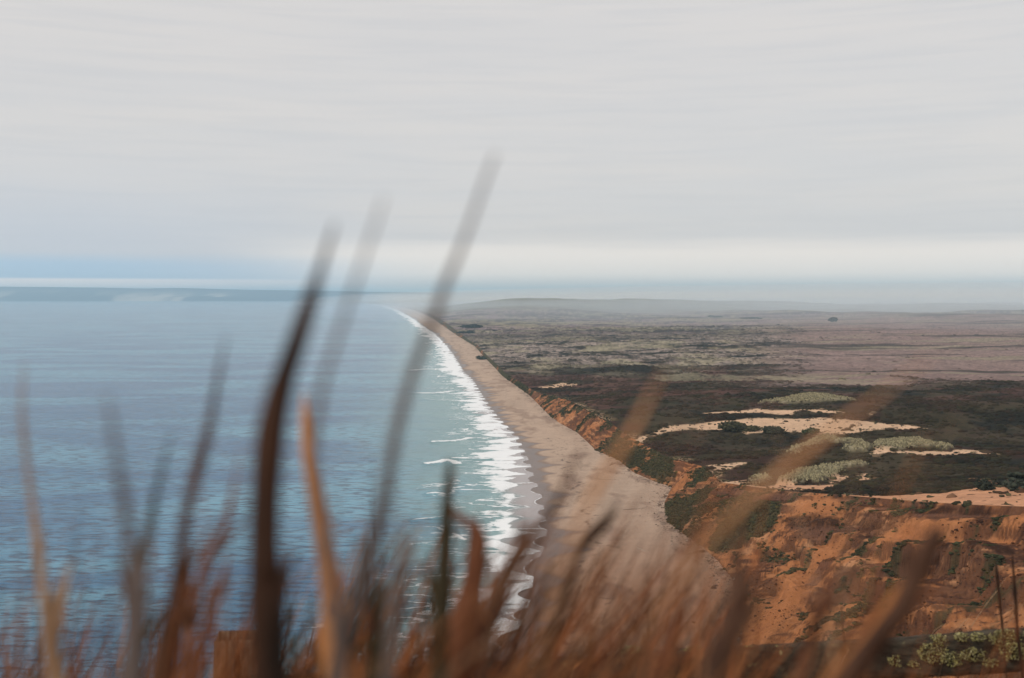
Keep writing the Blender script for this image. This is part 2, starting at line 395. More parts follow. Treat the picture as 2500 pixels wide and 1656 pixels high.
lb = ss(fbm((h + .2 * y) * .9, (y + xs) / 40., 4, 120), .42, .60)
colr = lerp(colr, lerp(C_DK * .55, np.array([.13, .062, .040]), lb[..., None]), (led * (.58 + .30 * ss(n3, .2, .6)))[..., None])
SANDY = [[(1930,1232),(2000,1215),(2055,1225),(2060,1240),(2000,1258),(1940,1262)],
 [(2150,1305),(2200,1265),(2290,1268),(2400,1262),(2340,1290),(2260,1290),(2215,1300),(2160,1330),(2120,1332)],
 [(1900,1400),(2000,1330),(2070,1310),(2060,1320),(1960,1420),(1900,1470)],
 [(1810,1500),(1900,1440),(1980,1450),(1900,1540),(1830,1600)]]
for i, P in enumerate(SANDY):
    mk = area_mask(P, xs, y, 2.5, 2.5, 6.0, 20 + i); colr = lerp(colr, C_OR * 1.12 * (.9 + .2 * n1[..., None]), (mk * .85)[..., None])
GREEN = [[(1622,1262),(1620,1230),(1680,1212),(1722,1190),(1752,1184),(1700,1230),(1665,1256),(1628,1285)],
 [(1637,1282),(1688,1240),(1705,1248),(1668,1290),(1650,1304)],
 [(1722,1340),(1740,1310),(1760,1280),(1800,1240),(1860,1222),(1912,1238),(1895,1278),(1850,1310),(1800,1340),(1752,1357)],
 [(2066,1455),(2110,1400),(2160,1372),(2222,1332),(2205,1390),(2150,1450),(2090,1500),(2010,1545),(1960,1560)],
 [(1500,1118),(1540,1096),(1580,1108),(1570,1130),(1545,1145),(1520,1132)],
 [(1560,1140),(1600,1122),(1640,1130),(1650,1160),(1610,1172),(1570,1158)]]
grn = np.zeros(xs.shape)
for i, P in enumerate(GREEN):
    mk = area_mask(P, xs, y, 1.2, 3.0, 5.0, 30 + i)
    if i == 3: mk = mk * ss(fbm(xs / 4., y / 4., 3, 119), .45, .6) * .8
    grn = np.maximum(grn, mk)
low = 1 - big
grn = np.maximum(grn, low * ss(fbm(y / 11. + xs * .05, xs / 12., 5, 117) + .12 * (c_ - .4), .54, .66) * .85)
grn = np.maximum(grn, big * ss(fbm(xs / 7., y / 7., 4, 118), .64, .72) * .7)
bluffz = ss(y, 1180, 1330)
grn = np.maximum(grn, bluffz * ss(fbm(xs / 12., y / 60., 3, 121), .30, .42))
colr = lerp(colr, C_GR * (.5 + 1.1 * n3[..., None]), (grn * .93)[..., None])
mh = np.abs(h - terrain_head(xs, y)) < .02
colr = np.where(mh[..., None], HEADC * (.6 + .8 * n1[..., None]), colr)
V = np.stack([xs, y, h], -1)
me = grid_mesh('cliff', V, NR, xs.shape[1], np.concatenate([colr, np.ones(xs.shape + (1,))], -1))
cliff = tag(link('sand_bluff', me, M_cliff), 'eroded orange sand bluffs and slopes behind the beach', kind='structure')
cl_x, cl_y, cl_h, cl_g, cl_c = xs, y, h, grn, c_

# --- coastal plain
xs, y, h, b, c_, inl = seg('plain', xt_ + (xr_ - xt_) * u3, 0)
h[:, 0] = terrain(xs - 1e-4, y)[0][:, 0]
n0 = fbm(xs / 260., y / 420., 4, 201); n1 = fbm(xs / 60., y / 110., 4, 202); n2 = fbm(xs / 16., y / 24., 4, 203); n3 = fbm(xs / 4., y / 5., 3, 204); nb = fbm(xs / 420. + 4, y / 160., 4, 205)
DARK = np.array([.011, .010, .006]); BROWN = np.array([.040, .019, .012]); GREENC = np.array([.033, .031, .012]); PALEG = np.array([.36, .31, .20]); MAUVE = np.array([.225, .150, .132]); GREY = np.array([.30, .235, .20]); SANDP = np.array([.56, .37, .24])
colr = lerp(DARK, BROWN, ss(n1, .42, .60)[..., None])
colr = lerp(colr, GREENC, (ss(n2 * .5 + n1 * .5, .46, .58) * .65)[..., None])
colr = lerp(colr, np.array([.062, .046, .025]), (ss(fbm(xs / 35., y / 60., 4, 210), .56, .64) * .55)[..., None])
ratio = xs / np.maximum(y, 1)
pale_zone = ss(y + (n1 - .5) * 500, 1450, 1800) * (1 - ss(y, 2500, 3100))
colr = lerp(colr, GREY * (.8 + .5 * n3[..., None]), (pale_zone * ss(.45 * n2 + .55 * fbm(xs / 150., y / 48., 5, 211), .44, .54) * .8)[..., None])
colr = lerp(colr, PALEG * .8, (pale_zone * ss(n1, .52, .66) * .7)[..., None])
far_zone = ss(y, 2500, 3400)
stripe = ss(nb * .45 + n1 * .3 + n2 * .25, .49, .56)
colr = lerp(colr, lerp(np.array([.060, .042, .045]), np.array([.27, .195, .19]), ss(.3 * n2 + .7 * fbm(xs / 420., y / 130., 5, 212), .42, .58)[..., None]), (far_zone * .85)[..., None])  # ground beyond the middle plain brightened, part of the haze painted in
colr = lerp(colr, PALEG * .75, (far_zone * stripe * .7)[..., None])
field = ss(ratio + (n1 - .5) * .10, .20, .30) * ss(y + (n1 - .5) * 420 + (ratio - .48) * -700, 1120, 1420) * (1 - ss(y, 4300, 5200))
colr = lerp(colr, MAUVE * (.55 + .45 * n2[..., None] + .5 * fbm(xs / 260., y / 70., 5, 213)[..., None]), (field * .92)[..., None])
furrow = ss(fbm(xs / 500. + y / 400., y / 45., 3, 206), .60, .68)
colr = lerp(colr, DARK * 1.8, (field * furrow * .75)[..., None])
colr = lerp(colr, PALEG * .7, (field * ss(fbm(xs / 400., y / 60. + 9, 3, 207), .62, .70) * .6)[..., None])
track = np.exp(-((y - 3300 - 900 * np.sin(xs / 700.)) / 22.) ** 2) * field
colr = lerp(colr, PALEG, (track * .5)[..., None])
redz = ss(fbm(xs / 70., y / 50., 3, 208), .52, .64) * ss(y, 800, 950) * (1 - ss(y, 1500, 1700))
colr = lerp(colr, np.array([.115, .050, .040]), (redz * .6 * (1 - field))[..., None])
colr = colr * (.55 + .9 * n3[..., None])
# the farthest land is lightened, distance haze put into its colour
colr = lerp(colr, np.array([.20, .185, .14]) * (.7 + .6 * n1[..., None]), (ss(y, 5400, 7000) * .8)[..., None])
PLAIN_SAND = [
 [(1545,1078),(1552,1071),(1600,1055),(1640,1037),(1757,1027),(1860,1021),(1960,1022),(2092,1026),(2180,1035),(2262,1046),(2210,1049),(2180,1047),(2110,1053),(2070,1060),(1985,1063),(1940,1052),(1930,1056),(1870,1056),(1820,1061),(1815,1050),(1780,1049),(1700,1048),(1640,1054),(1600,1062),(1560,1083)],
 [(1705,1008),(1800,1003),(1852,997),(1885,1002),(1960,1000),(2040,1003),(2065,1009),(2010,1009),(1945,1003),(1930,1012),(1900,1012),(1860,1008),(1760,1011)],
 [(2108,1010),(2133,1009),(2128,1017)],
 [(2120,1110),(2135,1095),(2180,1099),(2250,1102),(2300,1102),(2350,1097),(2420,1106),(2460,1111),(2370,1109),(2250,1112),(2180,1107),(2155,1107),(2150,1117)],
 [(1770,1187),(1800,1184),(1870,1188),(1920,1178),(1960,1186),(2020,1184),(2045,1180),(2035,1190),(2015,1198),(1940,1197),(1850,1194),(1790,1194)],
 [(1757,1181),(1800,1174),(1832,1171),(1868,1176),(1800,1188)],
 [(1728,1137),(1790,1131),(1832,1128),(1812,1136),(1780,1146),(1745,1147)],
 [(2055,1208),(2120,1211),(2200,1210),(2247,1206),(2290,1205),(2330,1200),(2375,1193),(2398,1182),(2425,1180),(2448,1192),(2520,1198),(2700,1205),(2700,1262),(2520,1246),(2400,1236),(2240,1226),(2150,1220),(2050,1215)],
 [(2360,1174),(2415,1172),(2410,1176)],[(2440,1171),(2495,1168),(2490,1173)],
 [(1310,946),(1370,936),(1412,938),(1395,944),(1345,950)],
 [(2020,1165),(2066,1158),(2075,1164),(2050,1176),(2030,1180)],
 [(2095,1160),(2112,1152),(2120,1162),(2140,1170),(2100,1172)],
]
sandm = np.zeros(xs.shape)
for i, P in enumerate(PLAIN_SAND): sandm = np.maximum(sandm, area_mask(P, xs, y, 1.2, 3.2, 9.0, 50 + i))
sandm = sandm * (1 - .85 * ss(fbm(xs / 3.2, y / 4.5, 3, 209) + .35 * (n1 - .5), .70, .76))
edge_sand = (1 - ss(inl, 1, 6 + 8 * n1)) * ss(y, 500, 560) * ss(n2, .45, .6) * (y < 1200) * .6
sandm = np.maximum(sandm, edge_sand)
PALE = [
 [(2055,1097),(2110,1086),(2127,1095),(2115,1105),(2080,1106)],
 [(2135,1094),(2160,1080),(2250,1077),(2288,1088),(2335,1096),(2310,1098),(2260,1093),(2220,1099),(2170,1101)],
 [(1925,1110),(1990,1075),(2010,1067),(2032,1071),(2110,1083),(2060,1087),(2020,1079),(1975,1095),(1935,1113)],
 [(1900,1182),(1940,1158),(1990,1148),(2060,1135),(2105,1131),(2114,1139),(2062,1146),(2032,1166),(1997,1181),(1940,1184)],
 [(1600,915),(1700,911),(1800,918),(1870,917),(2100,925),(2060,930),(1850,926),(1700,932),(1600,930)],
 [(1850,986),(1900,978),(1990,967),(2030,971),(2090,979),(2000,983),(1920,987)],
 [(1400,856),(1440,846),(1560,832),(1680,836),(1660,846),(1500,856),(1420,860)],
 [(1830,1172),(1850,1164),(1880,1168),(1868,1180),(1840,1184)],
]
palem = np.zeros(xs.shape)
for i, P in enumerate(PALE): palem = np.maximum(palem, area_mask(P, xs, y, 1.5, 3.0, 7.0, 80 + i))
colr = lerp(colr, lerp(SANDP, np.array([.52, .265, .15]), (1 - ss(y, 420, 640))[..., None]) * (.70 + .34 * n3[..., None] + .30 * n2[..., None]), sandm[..., None])
colr = lerp(colr, PALEG * .8 * (.4 + 1.1 * n3[..., None]), (palem * lerp(.45, .9, (y < 1200)) * ss(n3 * .6 + n2 * .4, .30, .5))[..., None])
h = h + palem * (1 + 3.0 * (n2)) * (y < 1300)
mh = np.abs(h - terrain_head(xs, y)) < .02
colr = np.where(mh[..., None], HEADC * (.6 + .8 * n1[..., None]), colr)
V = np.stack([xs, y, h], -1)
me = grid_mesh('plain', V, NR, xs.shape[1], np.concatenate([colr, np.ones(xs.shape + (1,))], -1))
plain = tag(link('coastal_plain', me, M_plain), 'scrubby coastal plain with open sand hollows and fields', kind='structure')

# ------------------------------------------------------------------ far hills across the bay
RIDGE = [(-1500,700),(-300,699),(0,700),(110,701),(250,702.5),(330,705),(430,703),(520,706),(620,708),(760,709.5),(900,712.5),(1050,714.5),(1200,715.5),(1350,717),(1500,719.5),(1650,722.5),(1800,724),(2600,725),(4000,725)]
Yf = np.linspace(25200, 29500, 26); xsf = np.linspace(-17000, 30000, 900)
XX, YY = np.meshgrid(xsf, Yf)
rp = np.array(RIDGE, float); pxx = CX + FPX * XX / 27500.
rz = CAMZ + (HY - np.interp(pxx, rp[:, 0], rp[:, 1])) / FPX * 27500.
t = (YY - 25200) / 2300.
prof = np.where(t < .12, t / .12 * .38, .38 + .62 * ss(t, .12, 1.0))
rg = fbm(XX / 900., YY / 2500., 5, 301)
H = rz * prof * (1 - .30 * (1 - np.clip(t, 0, 1)) * ss(rg, .35, .65)) + (fbm(XX / 350., YY / 350., 4, 302) - .5) * 40 * np.clip(t, 0, 1) * (1 - np.clip(t, 0, 1)) * 2
H[0] = -3
cf = lerp(np.array([.05, .07, .09]), np.array([.50, .44, .38]), (ss(rg, .48, .62) * (1 - ss(t, .3, .8)))[..., None])  # slopes tinted with the blue of distance haze, painted into their colour
me = grid_mesh('far', np.stack([XX, YY, H], -1), XX.shape[0], XX.shape[1], np.concatenate([cf, np.ones(XX.shape + (1,))], -1))
tag(link('far_hills', me, M_far), 'blue distant hills and pale sea cliffs across the bay', kind='structure')

# ------------------------------------------------------------------ sea
d_near = np.r_[np.arange(0, 70, .8), np.arange(70, 170, 1.8)]
u = np.linspace(0, 1, 190) ** 1.15
Ysea = np.r_[Yrows, np.geomspace(Yrows[-1] * 1.02, 60000, 25)]
NS = len(Ysea); ex = edge_x(Ysea)
k = ss(Ysea, 3000, 9000)
dn = d_near[None, :] * (1 + k[:, None] * 3)
xl = np.minimum(-.56 * Ysea - 200, ex - 800)
last = ex[:, None] - dn[:, -1:]
xs = np.concatenate([ex[:, None] - dn, last + (xl[:, None] - last) * u[None, 1:]], 1)
xs[-25:] = np.linspace(1, -1, xs.shape[1])[None, :] * Ysea[-25:, None] * .62
y = np.broadcast_to(Ysea[:, None], xs.shape).copy()
tng = np.gradient(Xw(Ysea), Ysea); nf = 1 / np.sqrt(1 + tng ** 2)
d = (ex[:, None] - xs) * nf[:, None]
dm = (Xw(Ysea)[:, None] - xs) * nf[:, None]
n1 = fbm(xs / 9., y / 9., 4, 401); n2 = fbm(xs / 26., y / 26., 4, 402); n3 = fbm(xs / 3., y / 3.5, 3, 403); ny = fbm(y / 55., y * 0 + 2, 3, 404)
FT = np.array([(340, 3, 26), (376, 2, 24), (400, 1, 26), (450, 1, 20), (480, 10, 12), (497, 14, 11), (540, 15, 9), (590, 17, 9), (654, 16, 20), (720, 12, 34), (760, 8, 40), (828, 5, 27), (960, 4, 22), (1126, 4, 20), (1400, 2, 27), (1760, 2, 34), (2400, 1, 34), (4000, 0, 40), (9000, 0, 60), (40000, 0, 90)], float)
d0 = np.interp(y, FT[:, 0], FT[:, 1]) * (.7 + .6 * fbm(y / 25., y * 0 + 5, 3, 405)); wcore = np.interp(y, FT[:, 0], FT[:, 2]) * (.30 + .95 * fbm(y / 60., y * 0 + 7, 3, 406))
core = ss(d + (n1 - .5) * 12, d0 - 3, d0 + 2) * (1 - ss(d + (n2 - .5) * 34 + (n1 - .5) * 22, d0 + wcore - 12, d0 + wcore + 12))
ridge = 1 - np.abs(2 * fbm(xs / 24., y / 9., 5, 407) - 1)
outer = ss(ridge, .88, .98) * (1 - ss(dm + (ny - .5) * 60, 25, 95)) * ss(d, d0, d0 + 8) * .75
wide = ss(fbm(xs / 55., y / 28., 3, 417), .55, .7) * (1 - ss(dm, 40, 85)) * ss(dm, 15, 30) * .35
rim = np.exp(-(d / .9) ** 2) * ss(fbm(y / 7., xs / 10., 3, 419), .40, .58) * .8 * (y < 1500)
E2 = 9 + 7 * np.abs(np.sin(np.pi * (y / 29.))) + 5 * fbm(y / 20., y * 0, 2, 409)
rim2 = np.exp(-((d - E2) / 1.3) ** 2) * .6 * (d < d0 + 2) * ss(n2, .42, .55)
lace = fbm(xs / 16., y / 7., 5, 421)
foam = np.clip(np.maximum.reduce([core * (.12 + .55 * n3 + .85 * ss(lace, .25, .62)), outer, wide, rim, rim2]), 0, 1)
BREAK = [([(1010,961),(1060,960),(1090,958),(1106,955)],5,1.), ([(1060,1079),(1110,1077),(1132,1074),(1146,1070)],4,1.), ([(1048,1132),(1070,1129),(1090,1124),(1104,1127),(1118,1133)],5,1.), ([(1110,1119),(1180,1121),(1270,1117)],3,.9),
 ([(1000,905),(1040,902),(1120,901)],8,.9), ([(1045,1206),(1062,1204),(1085,1207)],2.2,.8), ([(1012,1270),(1050,1266),(1080,1262)],1.5,.7), ([(1108,1305),(1122,1312),(1136,1320)],1.6,.9), ([(1160,1293),(1240,1294),(1330,1293)],1.8,.8), ([(1150,1347),(1225,1348)],1.6,.8), ([(1040,975),(1100,980),(1150,978)],4,.5),([(1180,1180),(1240,1183),(1300,1180)],2.5,.6),([(1000,1330),(1040,1326),(1070,1324)],1.2,.5)]
zsea = np.zeros(xs.shape)
for P, w, a in BREAK:
    X_, Y_ = ground_pts(P, 0); P2 = np.stack([X_, Y_], -1)
    sel = (y > Y_.min() - 40) & (y < Y_.max() + 40) & (xs > X_.min() - 40) & (xs < X_.max() + 40)
    if sel.any():
        dd = line_d(P2, xs[sel], y[sel]) + (n3[sel] - .5) * w * .8
        foam[sel] = np.maximum(foam[sel], a * (1 - ss(dd, w * .25, w)))
        zsea[sel] = np.maximum(zsea[sel], .9 * a * (1 - ss(dd, 0, w * 1.5)))
film = 1 - ss(d, 8, 26)                                      # thin water over sand
film = film * (1 - ss(y, 2500, 6000))
shal = (1 - ss(dm + (n2 - .5) * 50, 15, lerp(95, 170, ss(y, 500, 900)))) * (1 - ss(y, 2500, 6000) * .5)
zsea = zsea * (xs < Xw(Ysea)[:, None])
zsea[-25:] = 0
me = grid_mesh('sea', np.stack([xs, y, zsea], -1), NS, xs.shape[1], None, {'foam': foam, 'film': film, 'shallow': shal}, flip=True)
m, t, bs = mat_new('sea_water')
geo = N(t, 'ShaderNodeNewGeometry'); pos = geo.outputs['Position']
def att(n): return N(t, 'ShaderNodeAttribute', attribute_name=n).outputs['Fac']
mp = N(t, 'ShaderNodeMapping', inp={'Scale': (.085, .24, .2), 'Rotation': (0, 0, R(8))}); L(t, pos, mp.inputs['Vector'])
w1 = noise_at(t, mp.outputs[0], 1.0, 6, .62, .4)
mp2 = N(t, 'ShaderNodeMapping', inp={'Scale': (.0028, .0055, .01), 'Rotation': (0, 0, R(-24))}); L(t, pos, mp2.inputs['Vector'])
w2 = noise_at(t, mp2.outputs[0], 1.0, 5, .55, 1.2)
mp3 = N(t, 'ShaderNodeMapping', inp={'Scale': (.012, .035, .01), 'Rotation': (0, 0, R(16))}); L(t, pos, mp3.inputs['Vector'])
w3 = noise_at(t, mp3.outputs[0], 1.0, 3, .5, .6)
deep = mixc(t, sstep(t, w2, .38, .62), (.008, .105, .240), (.120, .320, .440))  # broad light swell streaks put into the water colour
deep = mixc(t, mathn(t, 'MULTIPLY', sstep(t, w1, .53, .40), .85), deep, (.001, .022, .070))  # dark ripple troughs painted in, standing in for weaker reflection
base = mixc(t, att('shallow'), deep, (.17, .31, .31))
base = mixc(t, att('film'), base, (.33, .27, .25))  # pale film colour includes some painted sky reflection
fn = noise_at(t, pos, .55, 5, .7)
ff = mathn(t, 'ADD', att('foam'), mathn(t, 'MULTIPLY', mathn(t, 'SUBTRACT', fn, .5), .85))
ff = mathn(t, 'MULTIPLY', sstep(t, ff, .24, .74), mathn(t, 'GREATER_THAN', att('foam'), .06))
base = mixc(t, ff, base, (.86, .87, .87))
L(t, base, bs.inputs['Base Color'])
rg = mathn(t, 'ADD', .14, mathn(t, 'MULTIPLY', ff, .6)); L(t, rg, bs.inputs['Roughness'])
bs.inputs['IOR'].default_value = 1.33; bs.inputs['Specular IOR Level'].default_value = .5
hgt = mathn(t, 'ADD', mathn(t, 'MULTIPLY', w1, 3.0), mathn(t, 'MULTIPLY', w3, 2.4))
bp = N(t, 'ShaderNodeBump', inp={'Distance': 1.0}); L(t, hgt, bp.inputs['Height']); L(t, bp.outputs[0], bs.inputs['Normal'])
L(t, mathn(t, 'MULTIPLY', mathn(t, 'SUBTRACT', 1.0, att('film')), mathn(t, 'ADD', .15, mathn(t, 'MULTIPLY', w2, .65))), bp.inputs['Strength'])
tag(link('sea', me, m), 'blue sea with white surf running up the beach', kind='structure')

# ------------------------------------------------------------------ scrub on the plain and the bluff tops (uncountable)
ICO_V = None
def ico():
    p = (1 + 5 ** .5) / 2
    v = np.array([(-1,p,0),(1,p,0),(-1,-p,0),(1,-p,0),(0,-1,p),(0,1,p),(0,-1,-p),(0,1,-p),(p,0,-1),(p,0,1),(-p,0,-1),(-p,0,1)], float); v /= np.linalg.norm(v[0])
    f = np.array([(0,11,5),(0,5,1),(0,1,7),(0,7,10),(0,10,11),(1,5,9),(5,11,4),(11,10,2),(10,7,6),(7,1,8),(3,9,4),(3,4,2),(3,2,6),(3,6,8),(3,8,9),(4,9,5),(2,4,11),(6,2,10),(8,6,7),(9,8,1)])
    return v, f
IV, IF = ico()
def clumps(name, cx, cy, cz, sx, sz, colr, mat, jit=.35):
    n = len(cx)
    ang = rng.uniform(0, 6.28, n); ca, sa = np.cos(ang)[:, None], np.sin(ang)[:, None]
    v = IV[None] * (1 + rng.uniform(-jit, jit, (n, 12, 1)))
    vx = v[..., 0] * sx[:, None] * rng.uniform(.8, 1.4, (n, 1)); vy = v[..., 1] * sx[:, None]
    X = cx[:, None] + vx * ca - vy * sa; Y = cy[:, None] + vx * sa + vy * ca; Z = cz[:, None] + v[..., 2] * sz[:, None]
    V = np.stack([X, Y, Z], -1).reshape(-1, 3)
    F = (IF[None] + (np.arange(n) * 12)[:, None, None]).reshape(-1, 3)
    cc = np.repeat(colr, 12, 0); cc = np.concatenate([cc, np.ones((len(cc), 1))], -1)
    return raw_mesh(name, V, F, cc, None, True)
def pick(mask_flat, n):
    p = mask_flat / mask_flat.sum(); return rng.choice(len(p), n, p=p)
px_, py_, ph_ = V_plain = (V[..., 0].ravel(), V[..., 1].ravel(), V[..., 2].ravel())
dx_ = (xr_ - xt_)[:, 0] / 520.; dyr = np.gradient(Yrows)
cell = (dx_ * dyr)[:, None] * np.ones((1, xs.shape[1] if False else 521))
dens = cell / np.maximum(V[..., 1], 300) ** 1.15
patch = ss(fbm(V[..., 0] / 22., V[..., 1] / 22., 3, 501), .42, .6)
wgt = dens * (1 - np.clip(sandm * 1.4, 0, 1)) * (1 - palem) * (1 - .985 * field) * (.08 + patch) * (1 - .6 * ss(V[..., 1], 1400, 1900)) * (V[..., 1] > 330) * (V[..., 1] < 3600) * (V[..., 0] < .52 * V[..., 1] + 40)
wgt = wgt * (inl > 1.5)
idx = pick(wgt.ravel(), 26000)
jx = rng.uniform(-.5, .5, len(idx)) * np.repeat(dx_[:, None], 521, 1).ravel()[idx]
jy = rng.uniform(-.5, .5, len(idx)) * np.repeat(dyr[:, None], 521, 1).ravel()[idx]
cx, cy, cz = px_[idx] + jx, py_[idx] + jy, ph_[idx]
size = np.exp(np.clip(rng.normal(-.2, .5, len(idx)), -1.5, .55)) * (1.0 + cy / 1900.)
base_c = colr.reshape(-1, 3)[idx]
tint = lerp(np.array([.011, .011, .005]), np.array([.040, .020, .012]), rng.random(len(idx))[:, None] ** 1.5)
tint = np.where(rng.random(len(idx))[:, None] < .16, np.array([.036, .032, .013]), tint)
tint = lerp(tint, np.array([.085, .075, .068]), ss(cy, 1300, 2300)[:, None] * .8); cc = lerp(base_c, tint, .50)  # clumps farther off are paled, haze put into their colour
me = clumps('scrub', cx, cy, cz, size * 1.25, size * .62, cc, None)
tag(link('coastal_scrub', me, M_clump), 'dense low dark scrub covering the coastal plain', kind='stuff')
# scattered low plants creeping in over the rims of the sand hollows
rimw = sandm * (1 - sandm) * 4 + .003 * sandm
wgt = rimw * cell * (V[..., 1] < 1500) * (V[..., 1] > 300)
idx = pick(wgt.ravel(), 2600)
cx = px_[idx] + rng.uniform(-1.5, 1.5, len(idx)); cy = py_[idx] + rng.uniform(-3, 3, len(idx)); cz = ph_[idx]
size = np.exp(rng.normal(-.75, .45, len(idx)))
cc = lerp(np.array([.016, .016, .008]), np.array([.16, .13, .07]), (rng.random(len(idx)) ** 2.5)[:, None])
tag(link('dune_plants', clumps('dune_plants', cx, cy, cz, size * 1.2, size * .7, cc, None, .45), M_clump), 'small dark plants dotting the rims of the sand hollows', kind='stuff')
# pale dune grass tufts
wgt = palem * cell * (V[..., 1] < 1300)
idx = pick(wgt.ravel(), 8000)
cx = px_[idx] + rng.uniform(-1, 1, len(idx)); cy = py_[idx] + rng.uniform(-2, 2, len(idx)); cz = ph_[idx]
size = rng.uniform(.25, .62, len(idx))
cc = PALEG[None] * .8 * rng.uniform(.35, 1.3, (len(idx), 1)) * np.array([1, 1, .9])
me = clumps('tufts', cx, cy, cz, size * .8, size * 1.5, cc, None, .5)
tag(link('dune_grass', me, M_clump), 'pale yellow green dune grass tufts on the sand mounds', kind='stuff')
# bushes on the bluff faces
wgt = (cl_g * (np.gradient(cl_x, axis=1)) * dyr[:, None] * (cl_y > 300) * (cl_y < 1500) / np.maximum(cl_y, 300))
idx = pick(wgt.ravel(), 9500)
cx = cl_x.ravel()[idx] + rng.uniform(-.6, .6, len(idx)); cy = cl_y.ravel()[idx] + rng.uniform(-.6, .6, len(idx)); cz = cl_h.ravel()[idx]
size = rng.uniform(.22, .72, len(idx)) * (1 + cy / 1500)
cc = C_GR[None] * rng.uniform(.5, 1.5, (len(idx), 1)) * np.where(rng.random((len(idx), 1)) < .15, np.array([[1.6, 1.3, 1.0]]), 1)
me = clumps('slope', cx, cy, cz, size * 1.1, size * .6, cc, None)
tag(link('slope_scrub', me, M_clump), 'dark green creeping plants on the orange slope', kind='stuff')
# broken rock on the slope
wgt = (ss(np.abs(gx), .2, .9) * (.15 + ss(diag, .45, .6)) * np.gradient(cl_x, axis=1) * dyr[:, None] * (cl_c > .05) * (cl_c < .97) * (cl_y > 250) * (cl_y < 900) * (1 - cl_g))
idx = pick(np.clip(wgt, 0, None).ravel(), 5200)
cx = cl_x.ravel()[idx] + rng.uniform(-.5, .5, len(idx)); cy = cl_y.ravel()[idx] + rng.uniform(-.4, .4, len(idx)); cz = cl_h.ravel()[idx]
size = np.exp(np.clip(rng.normal(-1.75, .5, len(idx)), -2.6, -.6))
cc = lerp(np.array([.045, .020, .012]), np.array([.20, .080, .036]), (rng.random(len(idx)) ** 1.6)[:, None])
me = clumps('rubble', cx, cy, cz, size * 1.2, size * .7, cc, None, .5)
tag(link('slope_rubble', me, M_clump), 'broken rust brown rock and clods scattered over the orange slope', kind='stuff')
# fallen blocks and litter at the foot of the slope
n = 1100
yy = 335 + 420 * rng.random(n) ** 1.8; xx = Xf(yy) - np.abs(rng.normal(0, 5.5, n)) + 1; hh = terrain(xx, yy)[0]
sz = np.exp(rng.normal(-1.35, .5, n))
cc = lerp(np.array([.10, .065, .045]), np.array([.45, .36, .28]), (rng.random(n) ** 3)[:, None])
me = clumps('litter', xx, yy, hh, sz, sz * .6, cc, None, .45)
tag(link('beach_debris', me, M_clump), 'small stones and litter strewn at the foot of the sand slope', kind='stuff')

# ------------------------------------------------------------------ bushes and trees one can point to
def hgt_at(x, y): return float(terrain(np.array([x]), np.array([y]))[0][0])
M_leaf = land_material('dark_bush_leaves', .2, .5, 1.0, 3.0)
m_tr, t_, b_ = mat_new('bush_bark'); nn = noise_at(t_, N(t_, 'ShaderNodeNewGeometry').outputs['Position'], 6, 4)
L(t_, mixc(t_, nn, (.05, .035, .025), (.13, .10, .075)), b_.inputs['Base Color']); b_.inputs['Roughness'].default_value = .9
def tube_mesh(name, pts, rad, sides=6):
    pts = np.array(pts, float); rad = np.array(rad, float); n = len(pts)
    tg = np.gradient(pts, axis=0); tg /= np.linalg.norm(tg, axis=1)[:, None] + 1e-9
    ref = np.array([0, 1, 0.]) if abs(tg[0][1]) < .9 else np.array([1, 0, 0.])
    a = np.cross(tg, ref); a /= np.linalg.norm(a, axis=1)[:, None] + 1e-9; b2 = np.cross(tg, a)
    th = np.linspace(0, 2 * np.pi, sides, endpoint=False)
    if rad.ndim == 1: rad = np.stack([rad, rad], -1)
    V_ = pts[:, None] + a[:, None] * (np.cos(th)[None, :, None] * rad[:, None, :1]) + b2[:, None] * (np.sin(th)[None, :, None] * rad[:, None, 1:])
    idx_ = np.arange(n * sides).reshape(n, sides)
    q = np.stack([idx_[:-1], np.roll(idx_[:-1], -1, 1), np.roll(idx_[1:], -1, 1), idx_[1:]], -1).reshape(-1, 4)
    return V_.reshape(-1, 3), q
def bush(name, px, py, w, h, label, cat, group, tone=(.03, .036, .022), n=260, trunk=True, lift=.55):
    x, y_ = ray_hit([px], [py])[0]; z = hgt_at(x, y_)
    root = bpy.data.objects.new(name, None); COL.objects.link(root); root.location = (x, y_, z - .1)
    tag(root, label, cat, group)
    u_ = rng.normal(size=(n, 3)); u_ /= np.linalg.norm(u_, axis=1)[:, None]; u_ *= rng.uniform(.35, 1.0, (n, 1)) ** .6
    nl = max(1, int(round(w / h / 1.1))); lc = rng.uniform(-.5, .5, (nl, 2)) * [.85, .35]; lh = rng.uniform(.45, 1.0, nl); lh[0] = 1.0; li_ = rng.integers(0, nl, n); lw = 1.25 / nl ** .55
    lob = 1 + .28 * np.sin(3.1 * np.arctan2(u_[:, 1], u_[:, 0]) + px) * np.cos(2 * u_[:, 2] + py)
    X = u_[:, 0] * w / 2 * lob * lw + lc[li_, 0] * w * (nl > 1); Y = u_[:, 1] * w / 2 * lob * lw + lc[li_, 1] * w * (nl > 1); Z = (h * lift + u_[:, 2] * h * (1 - lift) * lob) * (lh[li_] if nl > 1 else 1)
    Z = np.maximum(Z, h * .08)
    s = np.full(n, min(w, h) * .11) * rng.uniform(.6, 1.4, n)
    cc = np.array(tone)[None] * rng.uniform(.5, 1.9, (n, 1))
    link('foliage', clumps('bush_foliage', X, Y, Z, s * 1.2, s * .8, cc, None, .5), M_leaf, root)
    if trunk:
        for kx in (-.12, .0, .14):
            pts = [(kx * w * .3, 0, -.4), (kx * w * .6, .02 * w, h * .22), (kx * w * 1.3, -.02 * w, h * .62)]
            v_, q_ = tube_mesh('stem', pts, [w * .028, w * .02, w * .008])
            link('stem', raw_mesh('bush_stem', v_, q_), m_tr, root)
    return root
